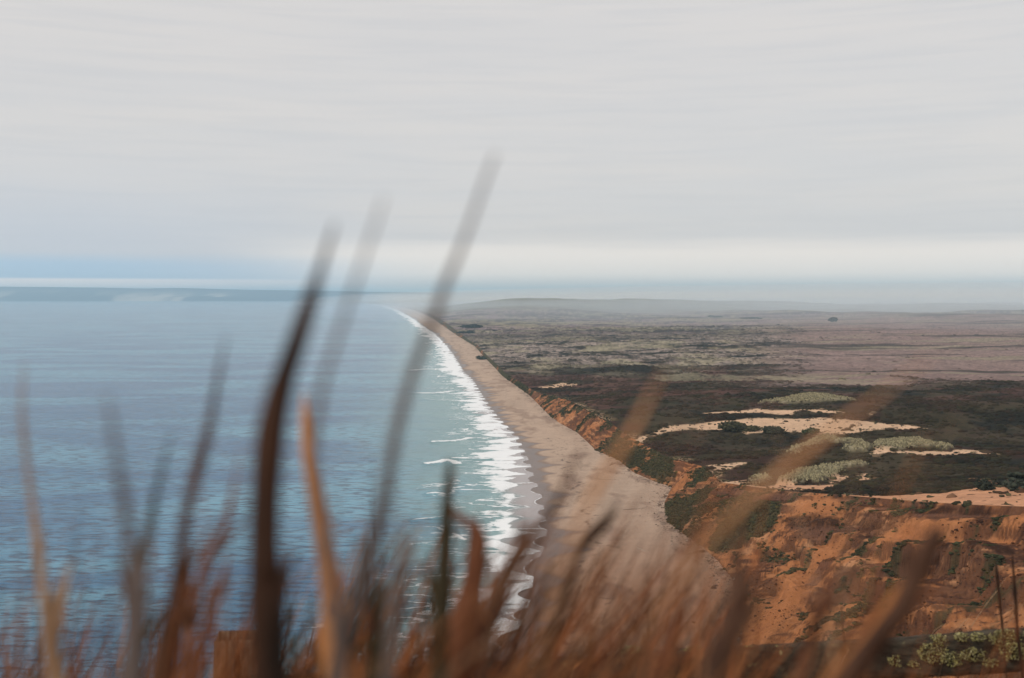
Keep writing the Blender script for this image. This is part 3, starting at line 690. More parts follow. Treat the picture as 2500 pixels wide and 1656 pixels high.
bush('windblown_tree', 2034, 786, 26, 17, 'dark wind-flattened tree standing alone on the pale ridge', 'tree', 'lone trees on the plain', (.016, .02, .016), 420)
bush('round_shrub', 1983, 1061, 7.5, 4.6, 'larger of two round green shrubs on the lower edge of the big sand hollow', 'shrub', 'shrubs beside the sand hollow', (.04, .05, .024))
bush('round_shrub', 1966, 1061, 3.6, 3.6, 'smaller of two round green shrubs on the lower edge of the big sand hollow', 'shrub', 'shrubs beside the sand hollow', (.05, .06, .028), 150)
bush('leafy_shrub', 1800, 1052, 26, 7, 'broad olive shrub mass jutting into the big sand hollow from its near rim', 'shrub', 'shrubs beside the sand hollow', (.05, .046, .024), 700, lift=.4)
bush('leafy_shrub', 1912, 1058, 20, 5.5, 'dark shrub bank on the near rim left of the two round shrubs', 'shrub', 'shrubs beside the sand hollow', (.032, .036, .022), 500, lift=.4)
bush('leafy_shrub', 2415, 1196, 7, 4.0, 'dark oval shrub lying in the sand at the right top of the orange slope', 'shrub', 'shrubs on the slope top sand', (.028, .032, .022), 240, lift=.4)
bush('leafy_shrub', 2478, 1194, 20, 6.0, 'wide dark shrub at the right edge above the orange slope', 'shrub', 'shrubs on the slope top sand', (.030, .034, .024), 420, lift=.4)
bush('leafy_shrub', 2440, 1187, 4.5, 2.4, 'small dark shrub between the two bigger shrubs above the orange slope', 'shrub', 'shrubs on the slope top sand', (.03, .03, .022), 120, lift=.4)
bush('tree_clump', 1146, 801, 75, 13, 'dark clump of trees near the far beach bluff, upper of the two', 'trees', 'tree clumps by the far bluff', (.012, .018, .02), 700)
bush('tree_clump', 1134, 814, 55, 9, 'lower dark clump of trees right above the far beach', 'trees', 'tree clumps by the far bluff', (.014, .02, .02), 500)
bush('tree_clump', 1178, 878, 26, 7, 'rounded green thicket on the bluff edge where the beach narrows', 'trees', 'thickets on the bluff edge', (.03, .04, .03), 500)
bush('tree_clump', 1752, 776, 75, 12, 'long low line of trees on the hazy skyline, left one', 'trees', 'tree lines on the hazy plain', (.014, .02, .02), 800)
bush('tree_clump', 1835, 779, 85, 9, 'long low line of trees on the hazy skyline, right one', 'trees', 'tree lines on the hazy plain', (.014, .02, .02), 700)

# driftwood on the beach
m_dw, t_, b_ = mat_new('bleached_driftwood'); nn = noise_at(t_, N(t_, 'ShaderNodeNewGeometry').outputs['Position'], 3, 4)
L(t_, mixc(t_, nn, (.30, .22, .17), (.62, .50, .40)), b_.inputs['Base Color']); b_.inputs['Roughness'].default_value = .9
def log(p1, p2, r, label):
    A, B = ray_hit([p1[0], p2[0]], [p1[1], p2[1]])
    pts = []
    for q in np.linspace(0, 1, 7):
        x, y_ = A + (B - A) * q; pts.append((x, y_ + .4 * math.sin(q * 5), hgt_at(x, y_) + r * .5 + .05 * math.sin(q * 9)))
    c0 = np.array(pts[3]); v_, q_ = tube_mesh('log', np.array(pts) - c0, np.linspace(r, r * .45, 7), 7)
    o = link('driftwood_log', raw_mesh('driftwood_log', v_, q_), m_dw); o.location = c0
    tag(o, label, 'driftwood', 'driftwood logs on the beach')
log((1522, 1245.5), (1578, 1240), .28, 'long pale driftwood log lying on the sand left of the green slope foot')
log((1452, 1172), (1505, 1171), .22, 'slim driftwood pole on the upper beach below the bluff gap')
log((1555, 1340), (1580, 1347), .2, 'short pale driftwood pole in the lower middle of the beach')

# ------------------------------------------------------------------ air
def vol_material(name, dens, colr, aniso=.2):
    m = bpy.data.materials.new(name); m.use_nodes = True; t = m.node_tree; t.nodes.clear()
    v = N(t, 'ShaderNodeVolumePrincipled', inp={'Density': dens, 'Color': (*colr, 1), 'Anisotropy': aniso})
    o = N(t, 'ShaderNodeOutputMaterial'); L(t, v.outputs[0], o.inputs['Volume']); return m
def box_mesh(name, x0, x1, y0, y1, z0, z1):
    v = np.array([(x, y_, z) for z in (z0, z1) for y_ in (y0, y1) for x in (x0, x1)], float)
    f = np.array([(0, 2, 3, 1), (4, 5, 7, 6), (0, 1, 5, 4), (2, 6, 7, 3), (0, 4, 6, 2), (1, 3, 7, 5)])
    return raw_mesh(name, v, f, smooth=False)
HAZE_D, HAZE_C = 5.2e-5, (.64, .865, 1.0)
hz = link('haze', box_mesh('haze', -45000, 45000, -3000, 62000, -12, 420), vol_material('haze_air', HAZE_D, HAZE_C, .0))
tag(hz, 'pale blue sea haze over the coast', kind='stuff')
def fog(px, Y0, z, rx, ry, rz_, dens, label, colr=(.98, .98, .99)):
    us, vs = np.linspace(0, 2 * np.pi, 33)[:-1], np.linspace(0, np.pi, 17)
    V_ = np.array([(np.sin(v) * np.cos(u_) * rx, np.sin(v) * np.sin(u_) * ry, np.cos(v) * rz_) for v in vs for u_ in us])
    id_ = np.arange(17 * 32).reshape(17, 32)
    q = np.stack([id_[:-1], id_[1:], np.roll(id_[1:], -1, 1), np.roll(id_[:-1], -1, 1)], -1).reshape(-1, 4)
    o = link('fog_bank', raw_mesh('fog_bank', V_, q), vol_material('fog', dens, colr, .0)); o.location = ((px - CX) / FPX * Y0, Y0, z)
    tag(o, label, kind='stuff')
for k_, lab in ((1.0, 'outermost thin veil'), (.82, 'outer layer'), (.64, 'middle layer'), (.46, 'dense core')):
    fog(2700, 12500, 60, 9500 * k_, 8200 * k_, 210 * k_ ** 1.5, 1.3e-4, lab + ' of the white fog bank over the inland plain at the far right')
for k_, lab in ((1.0, 'thin edge'), (.7, 'denser middle')):
    fog(1750, 18500, 60, 7000 * k_, 6000 * k_, 150 * k_, 1.0e-4, lab + ' of the low fog lying behind the hills in the centre')
fog(2250, 8600, 20, 4900, 6500, 95, 2.6e-4, 'thin blue mist lying low over the middle of the plain', (.84, .92, 1.0))

# ------------------------------------------------------------------ near ground: the cliff-top at the viewer's feet
GZ = CAMZ - .78
def near_h(x, y_):
    return GZ - .30 * np.clip(y_ - .3, 0, 7) - .06 * np.clip(y_ - 3, 0, 5) ** 2 + .05 * (fbm(x * 1.2, y_ * 1.2, 4, 601) - .5)
xs_, ys_ = np.meshgrid(np.linspace(-9, 9, 150), np.linspace(-4, 9, 120))
hn = near_h(xs_, ys_); cn = lerp(np.array([.06, .035, .02]), np.array([.19, .11, .06]), fbm(xs_ * 3, ys_ * 3, 4, 602)[..., None])
me = grid_mesh('clifftop', np.stack([xs_, ys_, hn], -1), 120, 150, np.concatenate([cn, np.ones(xs_.shape + (1,))], -1))
M_soil = land_material('clifftop_soil', .02, .5, 1.0, 20.0)
tag(link('clifftop_ground', me, M_soil), 'brown grassy cliff edge falling away below the viewer', kind='structure')

# ------------------------------------------------------------------ weathered fence
def at(px, py, d): return np.array([(px - CX) / FPX * d, d, CAMZ + (HY - py) / FPX * d])
def wood_material(name, c1, c2, axis=0, moss=False):
    m, t, b = mat_new(name); tc_ = N(t, 'ShaderNodeTexCoord')
    s = [60, 60, 60]; s[axis] = 3
    mp = N(t, 'ShaderNodeMapping', inp={'Scale': tuple(s)}); L(t, tc_.outputs['Object'], mp.inputs['Vector'])
    g = noise_at(t, mp.outputs[0], 1.0, 6, .65, .5); g2 = noise_at(t, tc_.outputs['Object'], 9, 5, .6)
    f = mathn(t, 'ADD', mathn(t, 'MULTIPLY', g, .6), mathn(t, 'MULTIPLY', g2, .4))
    c_ = mixc(t, sstep(t, f, .36, .64), c1, c2)
    if moss:
        n_ = noise_at(t, tc_.outputs['Object'], 22, 6, .7, .3)
        c_ = mixc(t, sstep(t, n_, .60, .68), c_, (.34, .31, .15))
    L(t, c_, b.inputs['Base Color']); b.inputs['Roughness'].default_value = .92; b.inputs['Specular IOR Level'].default_value = .2
    bp = N(t, 'ShaderNodeBump', inp={'Strength': .8, 'Distance': .006}); L(t, f, bp.inputs['Height']); L(t, bp.outputs[0], b.inputs['Normal'])
    return m
M_rail = wood_material('black_weathered_rail_wood', (.010, .010, .008), (.07, .058, .042), 0, True)
M_post = wood_material('brown_weathered_post_wood', (.09, .058, .040), (.42, .29, .20), 2)
fence = bpy.data.objects.new('wooden_fence', None); COL.objects.link(fence)
tag(fence, 'old wooden fence with lichen-covered rail and cracked square post at the cliff edge', 'fence')
P_R0, P_L = at(2620, 1532, 4.0), at(470, 1664, 5.0)
P_R = P_L + (P_R0 - P_L) * 1.75
fence.location = (P_R + P_L) / 2
ax = P_R - P_L; ln = np.linalg.norm(ax); ax = ax / ln
nx, nyy = 380, 8
up = np.array([0, 0, 1.]); fwd = np.cross(up, ax)
HR, TR = .150, .055
ring = []
th = np.linspace(0, 1, 25)[:-1]
def rect(t_):
    p_ = t_ * 4; s = int(p_); f_ = p_ - s
    return [(-.5 + f_, .5), (.5, .5 - f_), (.5 - f_, -.5), (-.5, -.5 + f_)][s]
rc = np.array([rect(a) for a in th])
U = np.linspace(-ln / 2, ln / 2, nx)
uu, kk = np.meshgrid(U, np.arange(24), indexing='ij')
off = (fbm(uu * 3.0, kk * .7, 4, 611) - .5) * .028 + (fbm(uu * 18, kk * .9, 3, 612) - .5) * .012
rrx = rc[None, :, 0] * TR * (1 + off * 8); rrz = rc[None, :, 1] * HR + np.sign(rc[None, :, 1]) * off
VV = uu[..., None] * ax + rrx[..., None] * fwd + (rrz - HR / 2)[..., None] * up
idx_ = np.arange(nx * 24).reshape(nx, 24)
q = np.stack([idx_[:-1], np.roll(idx_[:-1], -1, 1), np.roll(idx_[1:], -1, 1), idx_[1:]], -1).reshape(-1, 4)
rail = link('rail', raw_mesh('fence_rail', VV.reshape(-1, 3), q, smooth=True), M_rail, fence); rail['label'] = 'dark horizontal rail crusted with yellow green lichen'
rail.rotation_euler = (0, 0, 0)
# lichen: frilly lobes in colonies
LCH = [(2290,1595,.075,240),(2330,1610,.05,120),(2380,1600,.05,90),(2195,1615,.045,130),(2235,1622,.03,60),(2455,1560,.06,200),(2480,1590,.06,140),(2295,1560,.03,50),(1866,1632,.035,90),(1880,1600,.03,60),(1900,1588,.03,50),(1830,1590,.035,60),(1540,1592,.045,90),(1560,1600,.03,50),(1700,1594,.05,110),(1680,1597,.03,60),(1745,1598,.03,50),(1525,1650,.03,60),(1820,1620,.03,40),(2060,1600,.02,30),(2390,1557,.03,40),(2350,1556,.03,40),(1180,1614,.03,40),(2110,1620,.02,25),(2420,1620,.03,40),(860,1642,.03,30),(2075,1640,.02,25)]
cx_, cy_, cz_, s_, cc_ = [], [], [], [], []
mid = np.array(fence.location)
for (px, py, r_, n_) in LCH:
    dpt = 5.0 + (px - 470) / 2150 * -1.0
    c0 = at(px, py, dpt - .055) - mid
    for _ in range(int(n_ * 3.2)):
        a_, rr_ = random.uniform(0, 6.28), r_ * math.sqrt(random.random())
        cx_.append(c0[0] + rr_ * math.cos(a_)); cz_.append(c0[2] + rr_ * math.sin(a_) * .55); cy_.append(c0[1] + random.uniform(-.006, .018)); s_.append(random.uniform(.0012, .0036))
        g_ = random.uniform(.25, 1.15); cc_.append((.44 * g_, .40 * g_, .19 * g_ * random.uniform(.7, 1.2)))
s_ = np.array(s_)
me = clumps('lichen', np.array(cx_), np.array(cy_), np.array(cz_), s_, s_ * .8, np.array(cc_), None, .5)
M_lich = land_material('yellow_green_lichen', .003, .35, 1.0, 120.0)
li = link('lichen', me, M_lich, fence); li['kind'] = 'stuff'
# post
PW, dP = .215, 5.05
pt = at(586, 1546, dP) - mid
prof_ = []
def rect_post():
    n = 14; pts = []
    for i in range(n): pts.append((-.5 + i / n, -.5))
    for i in range(n): pts.append((.5, -.5 + i / n))
    for i in range(n): pts.append((.5 - i / n, .5))
    for i in range(n): pts.append((-.5, .5 - i / n))
    return np.array(pts)
pr = rect_post(); nlev = 60
Zs = np.linspace(0, -1.2, nlev); rowsV = []
for j, zz in enumerate(Zs):
    a = fbm(pr[:, 0] * 9 + pr[:, 1] * 9, np.full(len(pr), zz * 3.), 4, 620) - .5
    p2 = pr * PW * (1 + .05 * a[:, None])
    crack = np.exp(-((pr[:, 0] - .04 - .02 * math.sin(zz * 9)) / (.022 + .05 * min(1, max(0, -zz - .05) / .2))) ** 2) * (pr[:, 1] < -.49)
    p2[:, 1] += crack * .06
    top = -.078 * (pr[:, 1] + .5) + .006 * (pr[:, 0] * .9 + (fbm(pr[:, 0] * 8, pr[:, 1] * 8, 3, 622) - .5) * .9) if j == 0 else 0
    rowsV.append(np.stack([p2[:, 0], p2[:, 1], np.full(len(pr), zz) + top], -1))
PV = np.array(rowsV); ns_ = len(pr)
cen = PV[0].mean(0)[None]; PVf = np.r_[PV.reshape(-1, 3), cen]
idx_ = np.arange(nlev * ns_).reshape(nlev, ns_)
q = np.stack([idx_[:-1], idx_[1:], np.roll(idx_[1:], -1, 1), np.roll(idx_[:-1], -1, 1)], -1).reshape(-1, 4)
cap = np.stack([idx_[0], np.roll(idx_[0], -1), np.full(ns_, len(PVf) - 1)], -1)
tri = np.r_[q[:, [0, 1, 2]], q[:, [0, 2, 3]], cap]
post = link('post', raw_mesh('fence_post', PVf, tri, smooth=False), M_post, fence); post.location = pt; post.rotation_euler = (0, R(1.5), R(9)); post['label'] = 'split square post of pale brown weathered wood'
post2 = post.copy(); COL.objects.link(post2); post2.parent = fence; post2.location = np.array(P_R) - mid + np.array([0, .16, .12]); post2['label'] = ''
del post2['label']

# ------------------------------------------------------------------ grass
def grass_material(name, c1, c2, tr=.25):
    m = bpy.data.materials.new(name); m.use_nodes = True; t = m.node_tree; b = t.nodes['Principled BSDF']
    pos = N(t, 'ShaderNodeNewGeometry').outputs['Position']
    mp = N(t, 'ShaderNodeMapping', inp={'Scale': (90, 90, 14)}); L(t, pos, mp.inputs['Vector'])
    f = noise_at(t, mp.outputs[0], 1.0, 4, .6)
    c_ = mixc(t, sstep(t, f, .35, .65), c1, c2)
    L(t, c_, b.inputs['Base Color']); b.inputs['Roughness'].default_value = .7; b.inputs['Specular IOR Level'].default_value = .25
    tl = N(t, 'ShaderNodeBsdfTranslucent'); L(t, c_, tl.inputs[0])
    mx = N(t, 'ShaderNodeMixShader', inp={0: tr}); L(t, b.outputs[0], mx.inputs[1]); L(t, tl.outputs[0], mx.inputs[2])
    L(t, mx.outputs[0], t.nodes['Material Output'].inputs[0]); return m
G = {'dark': grass_material('dry_dark_stem', (.018, .010, .006), (.070, .029, .014), .05),
     'brown': grass_material('dry_brown_stem', (.075, .036, .022), (.16, .075, .042)),
     'rust': grass_material('dry_rust_blade', (.17, .060, .028), (.30, .115, .055)),
     'orange': grass_material('dry_orange_blade', (.52, .20, .06), (.72, .34, .13)),
     'pale': grass_material('pale_dry_blade', (.60, .30, .13), (.78, .45, .24), .35),
     'tan': grass_material('dry_tan_stem', (.35, .20, .11), (.55, .36, .22)),
     'olive': grass_material('olive_green_stem', (.040, .034, .016), (.085, .062, .032)),
     'grey': grass_material('grey_dry_stem', (.12, .088, .075), (.22, .17, .15))}
def catmull(P, n=6):
    P = np.array(P, float); P = np.r_[[2 * P[0] - P[1]], P, [2 * P[-1] - P[-2]]]; out = []
    for i in range(1, len(P) - 2):
        for t_ in np.linspace(0, 1, n, endpoint=False):
            p0, p1, p2, p3 = P[i - 1], P[i], P[i + 1], P[i + 2]
            out.append(.5 * ((2 * p1) + (-p0 + p2) * t_ + (2 * p0 - 5 * p1 + 4 * p2 - p3) * t_ ** 2 + (-p0 + 3 * p1 - 3 * p2 + p3) * t_ ** 3))
    out.append(P[-2]); return np.array(out)
WSC = 1.0
def stalk(label, mat, d, pts, cat='grass stalk', name='grass_stalk', group='dry grass stalks close in front', d2=None):
    """pts: (px, py, width in mm) from the tip down; d depth of the stalk in metres"""
    C_ = catmull(pts); n = len(C_); dd = np.linspace(d, d2 or d, n)
    P3 = np.array([at(C_[i, 0], C_[i, 1], dd[i]) for i in range(n)]); w = np.maximum(C_[:, 2] * WSC * (1.2 if False else 1), .25) / 2000.
    last, prev = P3[-1], P3[-4]; dirv = (last - prev) / (np.linalg.norm(last - prev) + 1e-9)
    g = float(near_h(np.array([last[0]]), np.array([last[1]]))[0]) - .02
    if last[2] > g and pts[-1][1] > 1500:
        T = (last[2] - g); ext = []
        for q_ in (.3, .65, 1.0):
            ext.append(last + np.array([dirv[0] * T * q_ * .8, 0, -T * q_]))
        P3 = np.r_[P3, ext]; w = np.r_[w, [w[-1]] * 3]
    base = P3[-1].copy()
    sl = np.cumsum(np.r_[0, np.linalg.norm(np.diff(P3, axis=0), axis=1)])
    w = w * (.82 + .36 * fbm(sl * 60, np.full(len(sl), pts[0][0] * 1.0), 2, 630))
    V_, q_ = tube_mesh('s', P3 - base, np.stack([w, w * .55], -1), 6)
    o = link(name, raw_mesh(name, V_, q_), G[mat]); o.location = base
    if d < 1 and name == 'grass_stalk':
        rr = np.random.default_rng(int(pts[0][0]) + int(pts[0][1]))
        for kf in ((.60, .74, .86) if pts[0][1] > 1050 else (.84, .92)):
            i0 = int(kf * (n - 1)); p0 = P3[i0]; tdir = P3[max(i0 - 5, 0)] - p0; tdir /= np.linalg.norm(tdir) + 1e-9
            sd = rr.choice([-1, 1]); ll = rr.uniform(.014, .040); tq = np.linspace(0, 1, 7)
            Q = p0 + tdir * (tq * ll)[:, None] + np.array([sd, 0, 0]) * (ll * rr.uniform(.12, .38) * tq ** 1.5)[:, None] + np.array([0, 1, 0]) * (tq * rr.uniform(-.01, .03))[:, None]
            wl = max(w[i0] * 1.15, .0006) * np.array([.9, 1.0, .85, .7, .5, .3, .1]) * .62
            v2, q2 = tube_mesh('l', Q - base, np.stack([wl, wl * .4], -1), 5)
            link('leaf', raw_mesh('grass_leaf', v2, q2), G[rr.choice(LEAFM.get(mat, [mat]))], o)
    return tag(o, label, cat, group)
LEAFM = {'dark': ['brown', 'dark', 'rust'], 'brown': ['brown', 'rust'], 'olive': ['olive', 'brown'], 'orange': ['orange', 'rust'], 'rust': ['rust', 'brown'], 'grey': ['grey'], 'tan': ['tan', 'rust']}
S = stalk
S('thickest stalk, near-black and bowed, rising left of centre from bottom edge past the sea horizon', 'dark', .36, [(818,545,.8),(797,610,1.9),(777,675,3.0),(757,735,5.2),(722,840,6.6),(688,940,7.8),(664,1040,8.8),(652,1160,9.6),(646,1290,10.2),(648,1420,11.0),(655,1540,12.0),(662,1665,13)])
S('tallest faint grey stalk whose tip reaches highest into the sky above the beach', 'grey', .37, [(1210,375,.8),(1185,440,1.4),(1150,540,1.7),(1115,630,2.2),(1085,700,2.8),(1062,770,3.4),(1030,850,3.2),(998,940,3.6),(966,1060,4.2),(945,1180,4.6),(928,1270,4.8),(900,1360,5.2),(870,1470,5.6),(840,1570,6),(815,1665,6)])
S('faintest whitish stalk between the black stalk and the tallest grey one', 'grey', .34, [(938,480,.5),(915,550,1.0),(885,640,1.2),(858,720,1.5),(832,800,1.7),(806,880,2.0),(785,950,2.3),(772,1040,2.5),(765,1130,2.6),(775,1250,2.6),(800,1400,3),(820,1560,3.4),(830,1665,3.5)])
S('bright orange stalk just right of the thick black one over the sea', 'orange', .50, [(742,960,1.2),(746,1020,4.2),(752,1090,6.0),(765,1170,7.0),(778,1250,8.0),(792,1330,9.0),(806,1420,11),(815,1510,13),(818,1590,14),(825,1665,14)])
S('slim brown stalk left of the thick black one, pale translucent tip at mid sea', 'brown', .42, [(552,820,.7),(540,880,1.5),(526,960,2.2),(506,1060,3.6),(482,1145,4.8),(464,1210,5.0),(450,1290,4.6),(440,1370,5.4),(425,1450,6.0),(405,1540,6.6),(385,1665,7)])
S('pinkish brown stalk nearest the left edge with straight long tip', 'tan', .48, [(60,880,.5),(54,950,1.6),(55,1030,2.2),(66,1130,2.8),(78,1220,3.4),(92,1320,4.2),(104,1420,5.2),(114,1500,6.2),(126,1590,7.0),(142,1665,7.4)])
S('wide blurred blue grey stalk second from the left over the sea', 'grey', .34, [(262,960,.6),(272,1030,1.9),(286,1120,2.6),(300,1210,3.2),(312,1290,3.6),(322,1370,4.6),(328,1460,5.6),(326,1560,6.2),(322,1665,6.6)])
S('dark stalk turning green at its foot, leaning right over the blue grey one', 'olive', .44, [(420,1050,.5),(402,1120,1.6),(382,1200,2.5),(368,1270,3.6),(352,1350,5.4),(338,1420,6.8),(332,1500,7.6),(328,1580,8.4),(322,1665,9)])
S('thin rusty stalk bending right under the thick black one', 'rust', .46, [(590,1090,.5),(578,1150,1.4),(562,1230,2.2),(545,1295,3.4),(512,1350,4.2),(490,1405,4.2),(478,1470,4.6),(462,1560,5.2),(450,1665,5.4)])
S('reddish blade crossing behind the slim brown stalk near bottom left', 'rust', .50, [(556,1360,1.0),(545,1410,3.0),(528,1460,4.0),(510,1520,4.6),(490,1600,5.4),(475,1665,5.6)])
S('short rusty blade filling the gap between the green-footed and slim brown stalks', 'rust', .52, [(470,1330,.8),(462,1400,2.6),(450,1470,4.2),(430,1550,5.6),(410,1665,7)])
S('olive stalk with rust tip standing in the surf zone, left of the drooping leaf', 'olive', .52, [(1100,1120,2.0),(1096,1170,5.0),(1090,1250,7.2),(1086,1330,7.4),(1082,1420,8),(1076,1520,9),(1070,1665,10)])
S('drooping curled brown leaf arching over the breaking surf', 'rust', .55, [(1092,1205,3),(1104,1245,4.4),(1130,1268,5.4),(1158,1288,7.0),(1170,1325,9.0),(1163,1362,10.0),(1155,1420,13),(1140,1500,16),(1125,1590,19),(1110,1665,20)])
S('dark brown stem leaning right along the edge of the white surf', 'brown', .58, [(1300,1270,1.0),(1282,1300,4.0),(1262,1340,4.5),(1236,1390,5.4),(1215,1440,6.6),(1190,1510,8.2),(1160,1590,9.0),(1130,1665,9.6)])
S('brown stem with dark knob tip leaning right over the wet sand', 'brown', .50, [(1420,1090,.6),(1392,1150,2.0),(1362,1215,2.8),(1330,1270,4.0),(1300,1320,5.4),(1272,1350,7.2),(1262,1370,5.0),(1240,1430,3),(1200,1560,4),(1180,1665,4)])
S('stem with the darkest seed head, leaning right in the middle of the beach', 'dark', .54, [(1510,1230,.6),(1490,1262,4.0),(1462,1290,6.4),(1436,1318,6.0),(1412,1360,4.2),(1392,1420,4.6),(1365,1500,5.4),(1330,1600,5.6),(1310,1665,5.8)])
S('pale orange see-through blade leaning right across the bluff line', 'pale', .33, [(1625,900,.5),(1592,960,1.1),(1556,1030,1.9),(1515,1100,2.8),(1468,1170,3.0),(1425,1250,2.0),(1400,1330,.8),(1360,1450,.6),(1310,1665,.6)])
S('long see-through orange blade crossing the sand hollows from upper right', 'pale', .31, [(2270,870,.4),(2150,965,.9),(2055,1035,2.0),(1985,1090,2.8),(1905,1155,2.9),(1830,1220,2.4),(1760,1290,2.2),(1690,1370,.9),(1620,1480,.7),(1560,1665,.7)])
S('faint short rust blade in front of the green patch of the slope', 'rust', .34, [(1745,1150,.6),(1732,1210,1.6),(1715,1270,2.0),(1695,1330,2.4),(1660,1420,2.6),(1600,1600,3),(1590,1665,3)])
S('broad brown stalk with dark rounded head in front of the orange slope', 'brown', .42, [(2300,1280,1),(2284,1310,8),(2262,1350,8.5),(2240,1410,8.0),(2205,1480,8.4),(2160,1540,9.4),(2105,1610,10),(2060,1665,10)])
S('orange edge blade lying along the broad brown stalk of the slope', 'orange', .44, [(2230,1380,.6),(2190,1440,3.0),(2158,1500,5.2),(2120,1560,6),(2080,1610,6.4),(2035,1665,7)])
S('wide dark blade just left of the foot of the orange slope', 'brown', .40, [(1830,1400,2),(1812,1450,7),(1790,1520,9),(1762,1590,10),(1740,1665,10)])
S('reddish blade right of the wide dark one at the foot of the slope', 'rust', .46, [(2030,1420,.6),(2012,1470,3),(1992,1530,4.4),(1968,1590,5.2),(1950,1665,5.6)])
S('narrow red blade with pointed tip in the lower middle of the beach', 'rust', .70, [(1672,1470,.4),(1655,1520,3.4),(1640,1570,5.0),(1620,1665,6.5)])
S('greyish blurred stem rising from the tangle beside the drooping leaf', 'grey', .40, [(1000,1300,.8),(990,1360,3.2),(975,1430,4.2),(960,1500,4.8),(948,1665,5)])
S('olive stem under the drooping leaf at the bottom edge', 'olive', .50, [(930,1400,.8),(925,1470,5),(920,1560,7),(915,1665,8)])
# in-focus blades by the fence
S('left of two black upright blades at the right edge', 'dark', 2.9, [(2431,1364,.5),(2434,1400,7),(2438,1440,9),(2443,1490,7.5),(2450,1560,5),(2458,1665,5)], group='sharp blades by the fence rail')
S('right of two black upright blades, the taller and closer to the right edge', 'dark', 2.9, [(2471,1340,.5),(2474,1390,7),(2479,1460,9.5),(2484,1540,9.5),(2492,1610,9),(2500,1665,9)], group='sharp blades by the fence rail')
S('short black blade standing alone in front of the middle of the slope', 'dark', 3.0, [(2054,1474,.4),(2056,1510,5),(2059,1550,4),(2066,1600,3),(2080,1665,3)], group='sharp blades by the fence rail')
S('long pale straw stem slanting left of the two black blades', 'tan', 4.2, [(2456,1410,.8),(2436,1440,2.6),(2412,1470,3),(2388,1505,3),(2365,1540,3),(2330,1600,3),(2290,1665,3)], group='sharp blades by the fence rail')
S('pale straw stem cut by the right edge', 'tan', 4.2, [(2515,1455,2),(2490,1485,3),(2468,1512,3),(2440,1550,3),(2400,1620,3),(2380,1665,3)], group='sharp blades by the fence rail')
S('short straw stem over the right part of the rail', 'tan', 4.4, [(2372,1497,.8),(2352,1522,3),(2330,1548,3),(2300,1590,3),(2260,1665,3)], group='sharp blades by the fence rail')
S('curved straw stem over the right part of the rail, arching to the right', 'tan', 4.3, [(2318,1520,.8),(2295,1530,2),(2275,1548,2.6),(2262,1580,2.6),(2250,1665,3)], group='sharp blades by the fence rail')
S('pale short stick leaning across the dark face of the rail', 'tan', 3.95, [(2072,1585,3),(2062,1602,6),(2054,1618,3),(2046,1640,2),(2030,1665,2)], group='sharp blades by the fence rail')
S('thin forked straw standing right of the fence post', 'brown', 3.6, [(768,1515,.8),(762,1550,3),(752,1590,4),(745,1640,4),(742,1665,4)], group='sharp blades by the fence rail')
S('thin dark straws crossing the last white surf at bottom', 'brown', 3.2, [(1262,1505,.6),(1236,1545,2.4),(1210,1580,3),(1190,1620,3.4),(1172,1665,3.4)], group='sharp blades by the fence rail')

# the tangle of blades nobody could count
def blades(name, spec, label, seed):
    r = np.random.default_rng(seed); Vs, Fs, Cs = [], [], []; o = 0
    for (x0, x1, y0, y1, d0_, d1_, w0, w1, lean, n, pal) in spec:
        for _ in range(n):
            px = r.uniform(x0, x1); py = y0 + (y1 - y0) * r.random() ** .7; d_ = r.uniform(d0_, d1_)
            tip = at(px, py, d_); g = float(near_h(np.array([tip[0]]), np.array([d_]))[0]) - .02
            Lh = max(tip[2] - g, .05); ln_ = (lean + r.normal(0, .06 + .3 * lean)); bend = r.normal(0, .09)
            tt = np.linspace(0, 1, 7); X = tip[0] - ln_ * Lh * tt ** .85 + bend * Lh * np.sin(np.pi * tt); Z = tip[2] - Lh * tt; Y = d_ + r.normal(0, .02) * tt
            wd = r.uniform(w0, w1) / 1000. * np.array([.08, .55, .8, 1, 1, 1, 1]) / 2
            a = r.uniform(-.6, .6); ca_, sa_ = math.cos(a), math.sin(a)
            P = np.stack([X, Y, Z], -1); sd = np.stack([wd * ca_, wd * sa_, wd * 0], -1); md = P + np.stack([wd * -sa_ * .5, -wd * ca_ * .5, wd * 0], -1)
            Vb = np.stack([P - sd, md, P + sd], 1).reshape(-1, 3)
            k_ = np.arange(6)[:, None] * 3 + o
            Fs.append(np.concatenate([k_ + [0, 1, 4, 3], k_ + [1, 2, 5, 4]], 0)); Vs.append(Vb); o += 21
            c_ = np.array(pal[r.integers(len(pal))]) * r.uniform(.4, 1.5); Cs.append(np.repeat(c_[None], 21, 0))
    me = raw_mesh(name, np.concatenate(Vs), np.concatenate(Fs), np.concatenate(Cs))
    ob = link(name, me, M_blade); return tag(ob, label, kind='stuff')
m, t, b_ = mat_new('dry_grass_blades'); ca = N(t, 'ShaderNodeAttribute', attribute_name='Col'); L(t, ca.outputs['Color'], b_.inputs['Base Color']); b_.inputs['Roughness'].default_value = .75; b_.inputs['Specular IOR Level'].default_value = .2
tl = N(t, 'ShaderNodeBsdfTranslucent'); L(t, ca.outputs['Color'], tl.inputs[0]); mx = N(t, 'ShaderNodeMixShader', inp={0: .25}); L(t, b_.outputs[0], mx.inputs[1]); L(t, tl.outputs[0], mx.inputs[2]); L(t, mx.outputs[0], t.nodes['Material Output'].inputs[0])
M_blade = m
RU, BR, DKB, ORG, OL, TN = (.33, .105, .036), (.125, .050, .026), (.026, .014, .009), (.50, .20, .075), (.05, .052, .024), (.40, .25, .15)
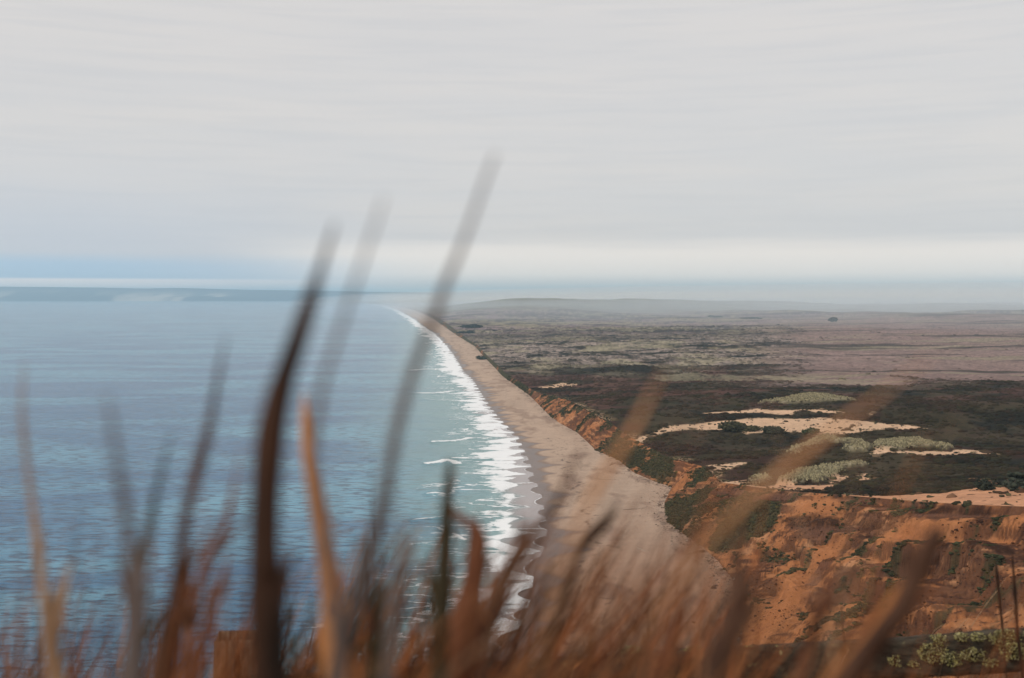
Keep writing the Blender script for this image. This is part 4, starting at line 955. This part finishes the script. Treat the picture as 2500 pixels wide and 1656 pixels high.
NEARSPEC = [
 (-20, 640, 1060, 1330, .40, .60, 1.0, 2.6, .20, 30, [BR, RU, DKB]),
 (-20, 640, 1200, 1640, .40, .80, 1.5, 3.5, .18, 130, [BR, DKB, RU, OL, ORG]),
 (-20, 640, 1400, 1650, .55, 1.2, 2, 5, .24, 220, [BR, DKB, RU, ORG, RU]),
 (430, 640, 1400, 1640, .5, 1.0, 2, 5, .15, 40, [RU, BR, ORG]),
 (660, 900, 1300, 1640, .5, 1.1, 2, 5, .22, 170, [BR, RU, OL, DKB, ORG]),
 (860, 1130, 1220, 1650, .5, 1.2, 2, 6, .28, 280, [RU, BR, DKB, RU, OL, DKB, ORG]),
 (1120, 1300, 1540, 1650, .5, 1.2, 2, 6, .35, 60, [RU, BR, DKB, RU, ORG]),
 (1060, 1190, 1400, 1600, .5, .8, 4, 9, .15, 24, [RU, RU, ORG]),
 (1290, 1900, 1100, 1640, .42, .95, 1.6, 5, .52, 190, [RU, BR, DKB, ORG, BR, DKB]),
 (1290, 1840, 1300, 1650, .55, 1.3, 3, 10, .42, 190, [RU, BR, DKB, DKB, ORG, DKB]),
 (1700, 2200, 1360, 1650, .42, 1.0, 2, 7, .45, 140, [RU, BR, ORG, DKB]),
 (900, 1900, 1080, 1380, .55, .9, 3, 6, .45, 34, [BR, RU, DKB]),
 (2120, 2520, 1440, 1660, .42, .9, 2, 5, .40, 44, [BR, RU, ORG]),
 (-4200, -20, 1150, 1650, .45, 1.2, 2, 6, .18, 420, [BR, DKB, RU, ORG, OL]),
 (2520, 7000, 1250, 1650, .45, 1.2, 2, 7, .35, 420, [BR, RU, ORG, DKB]),
 (1380, 2350, 930, 1260, .34, .5, .8, 2.0, .65, 30, [ORG, TN, TN]),
]
blades('grass', NEARSPEC, 'blurred tangle of dry rust-brown grass close in front', 11)
FARSPEC = [
 (-900, 4200, 1560, 1700, 3.0, 3.9, 2, 5, .35, 980, [RU, BR, TN, DKB]),
 (2150, 2600, 1500, 1660, 4.4, 6.0, 2, 5, .5, 130, [RU, TN, BR, OL]),
 (1850, 2600, 1600, 1690, 4.3, 6.5, 3, 6, .4, 500, [RU, BR, RU, TN]),
 (200, 1850, 1620, 1700, 4.4, 6.5, 3, 6, .3, 400, [RU, BR, DKB, TN]),
]
blades('grass', FARSPEC, 'dry rusty grass growing along the weathered fence', 12)
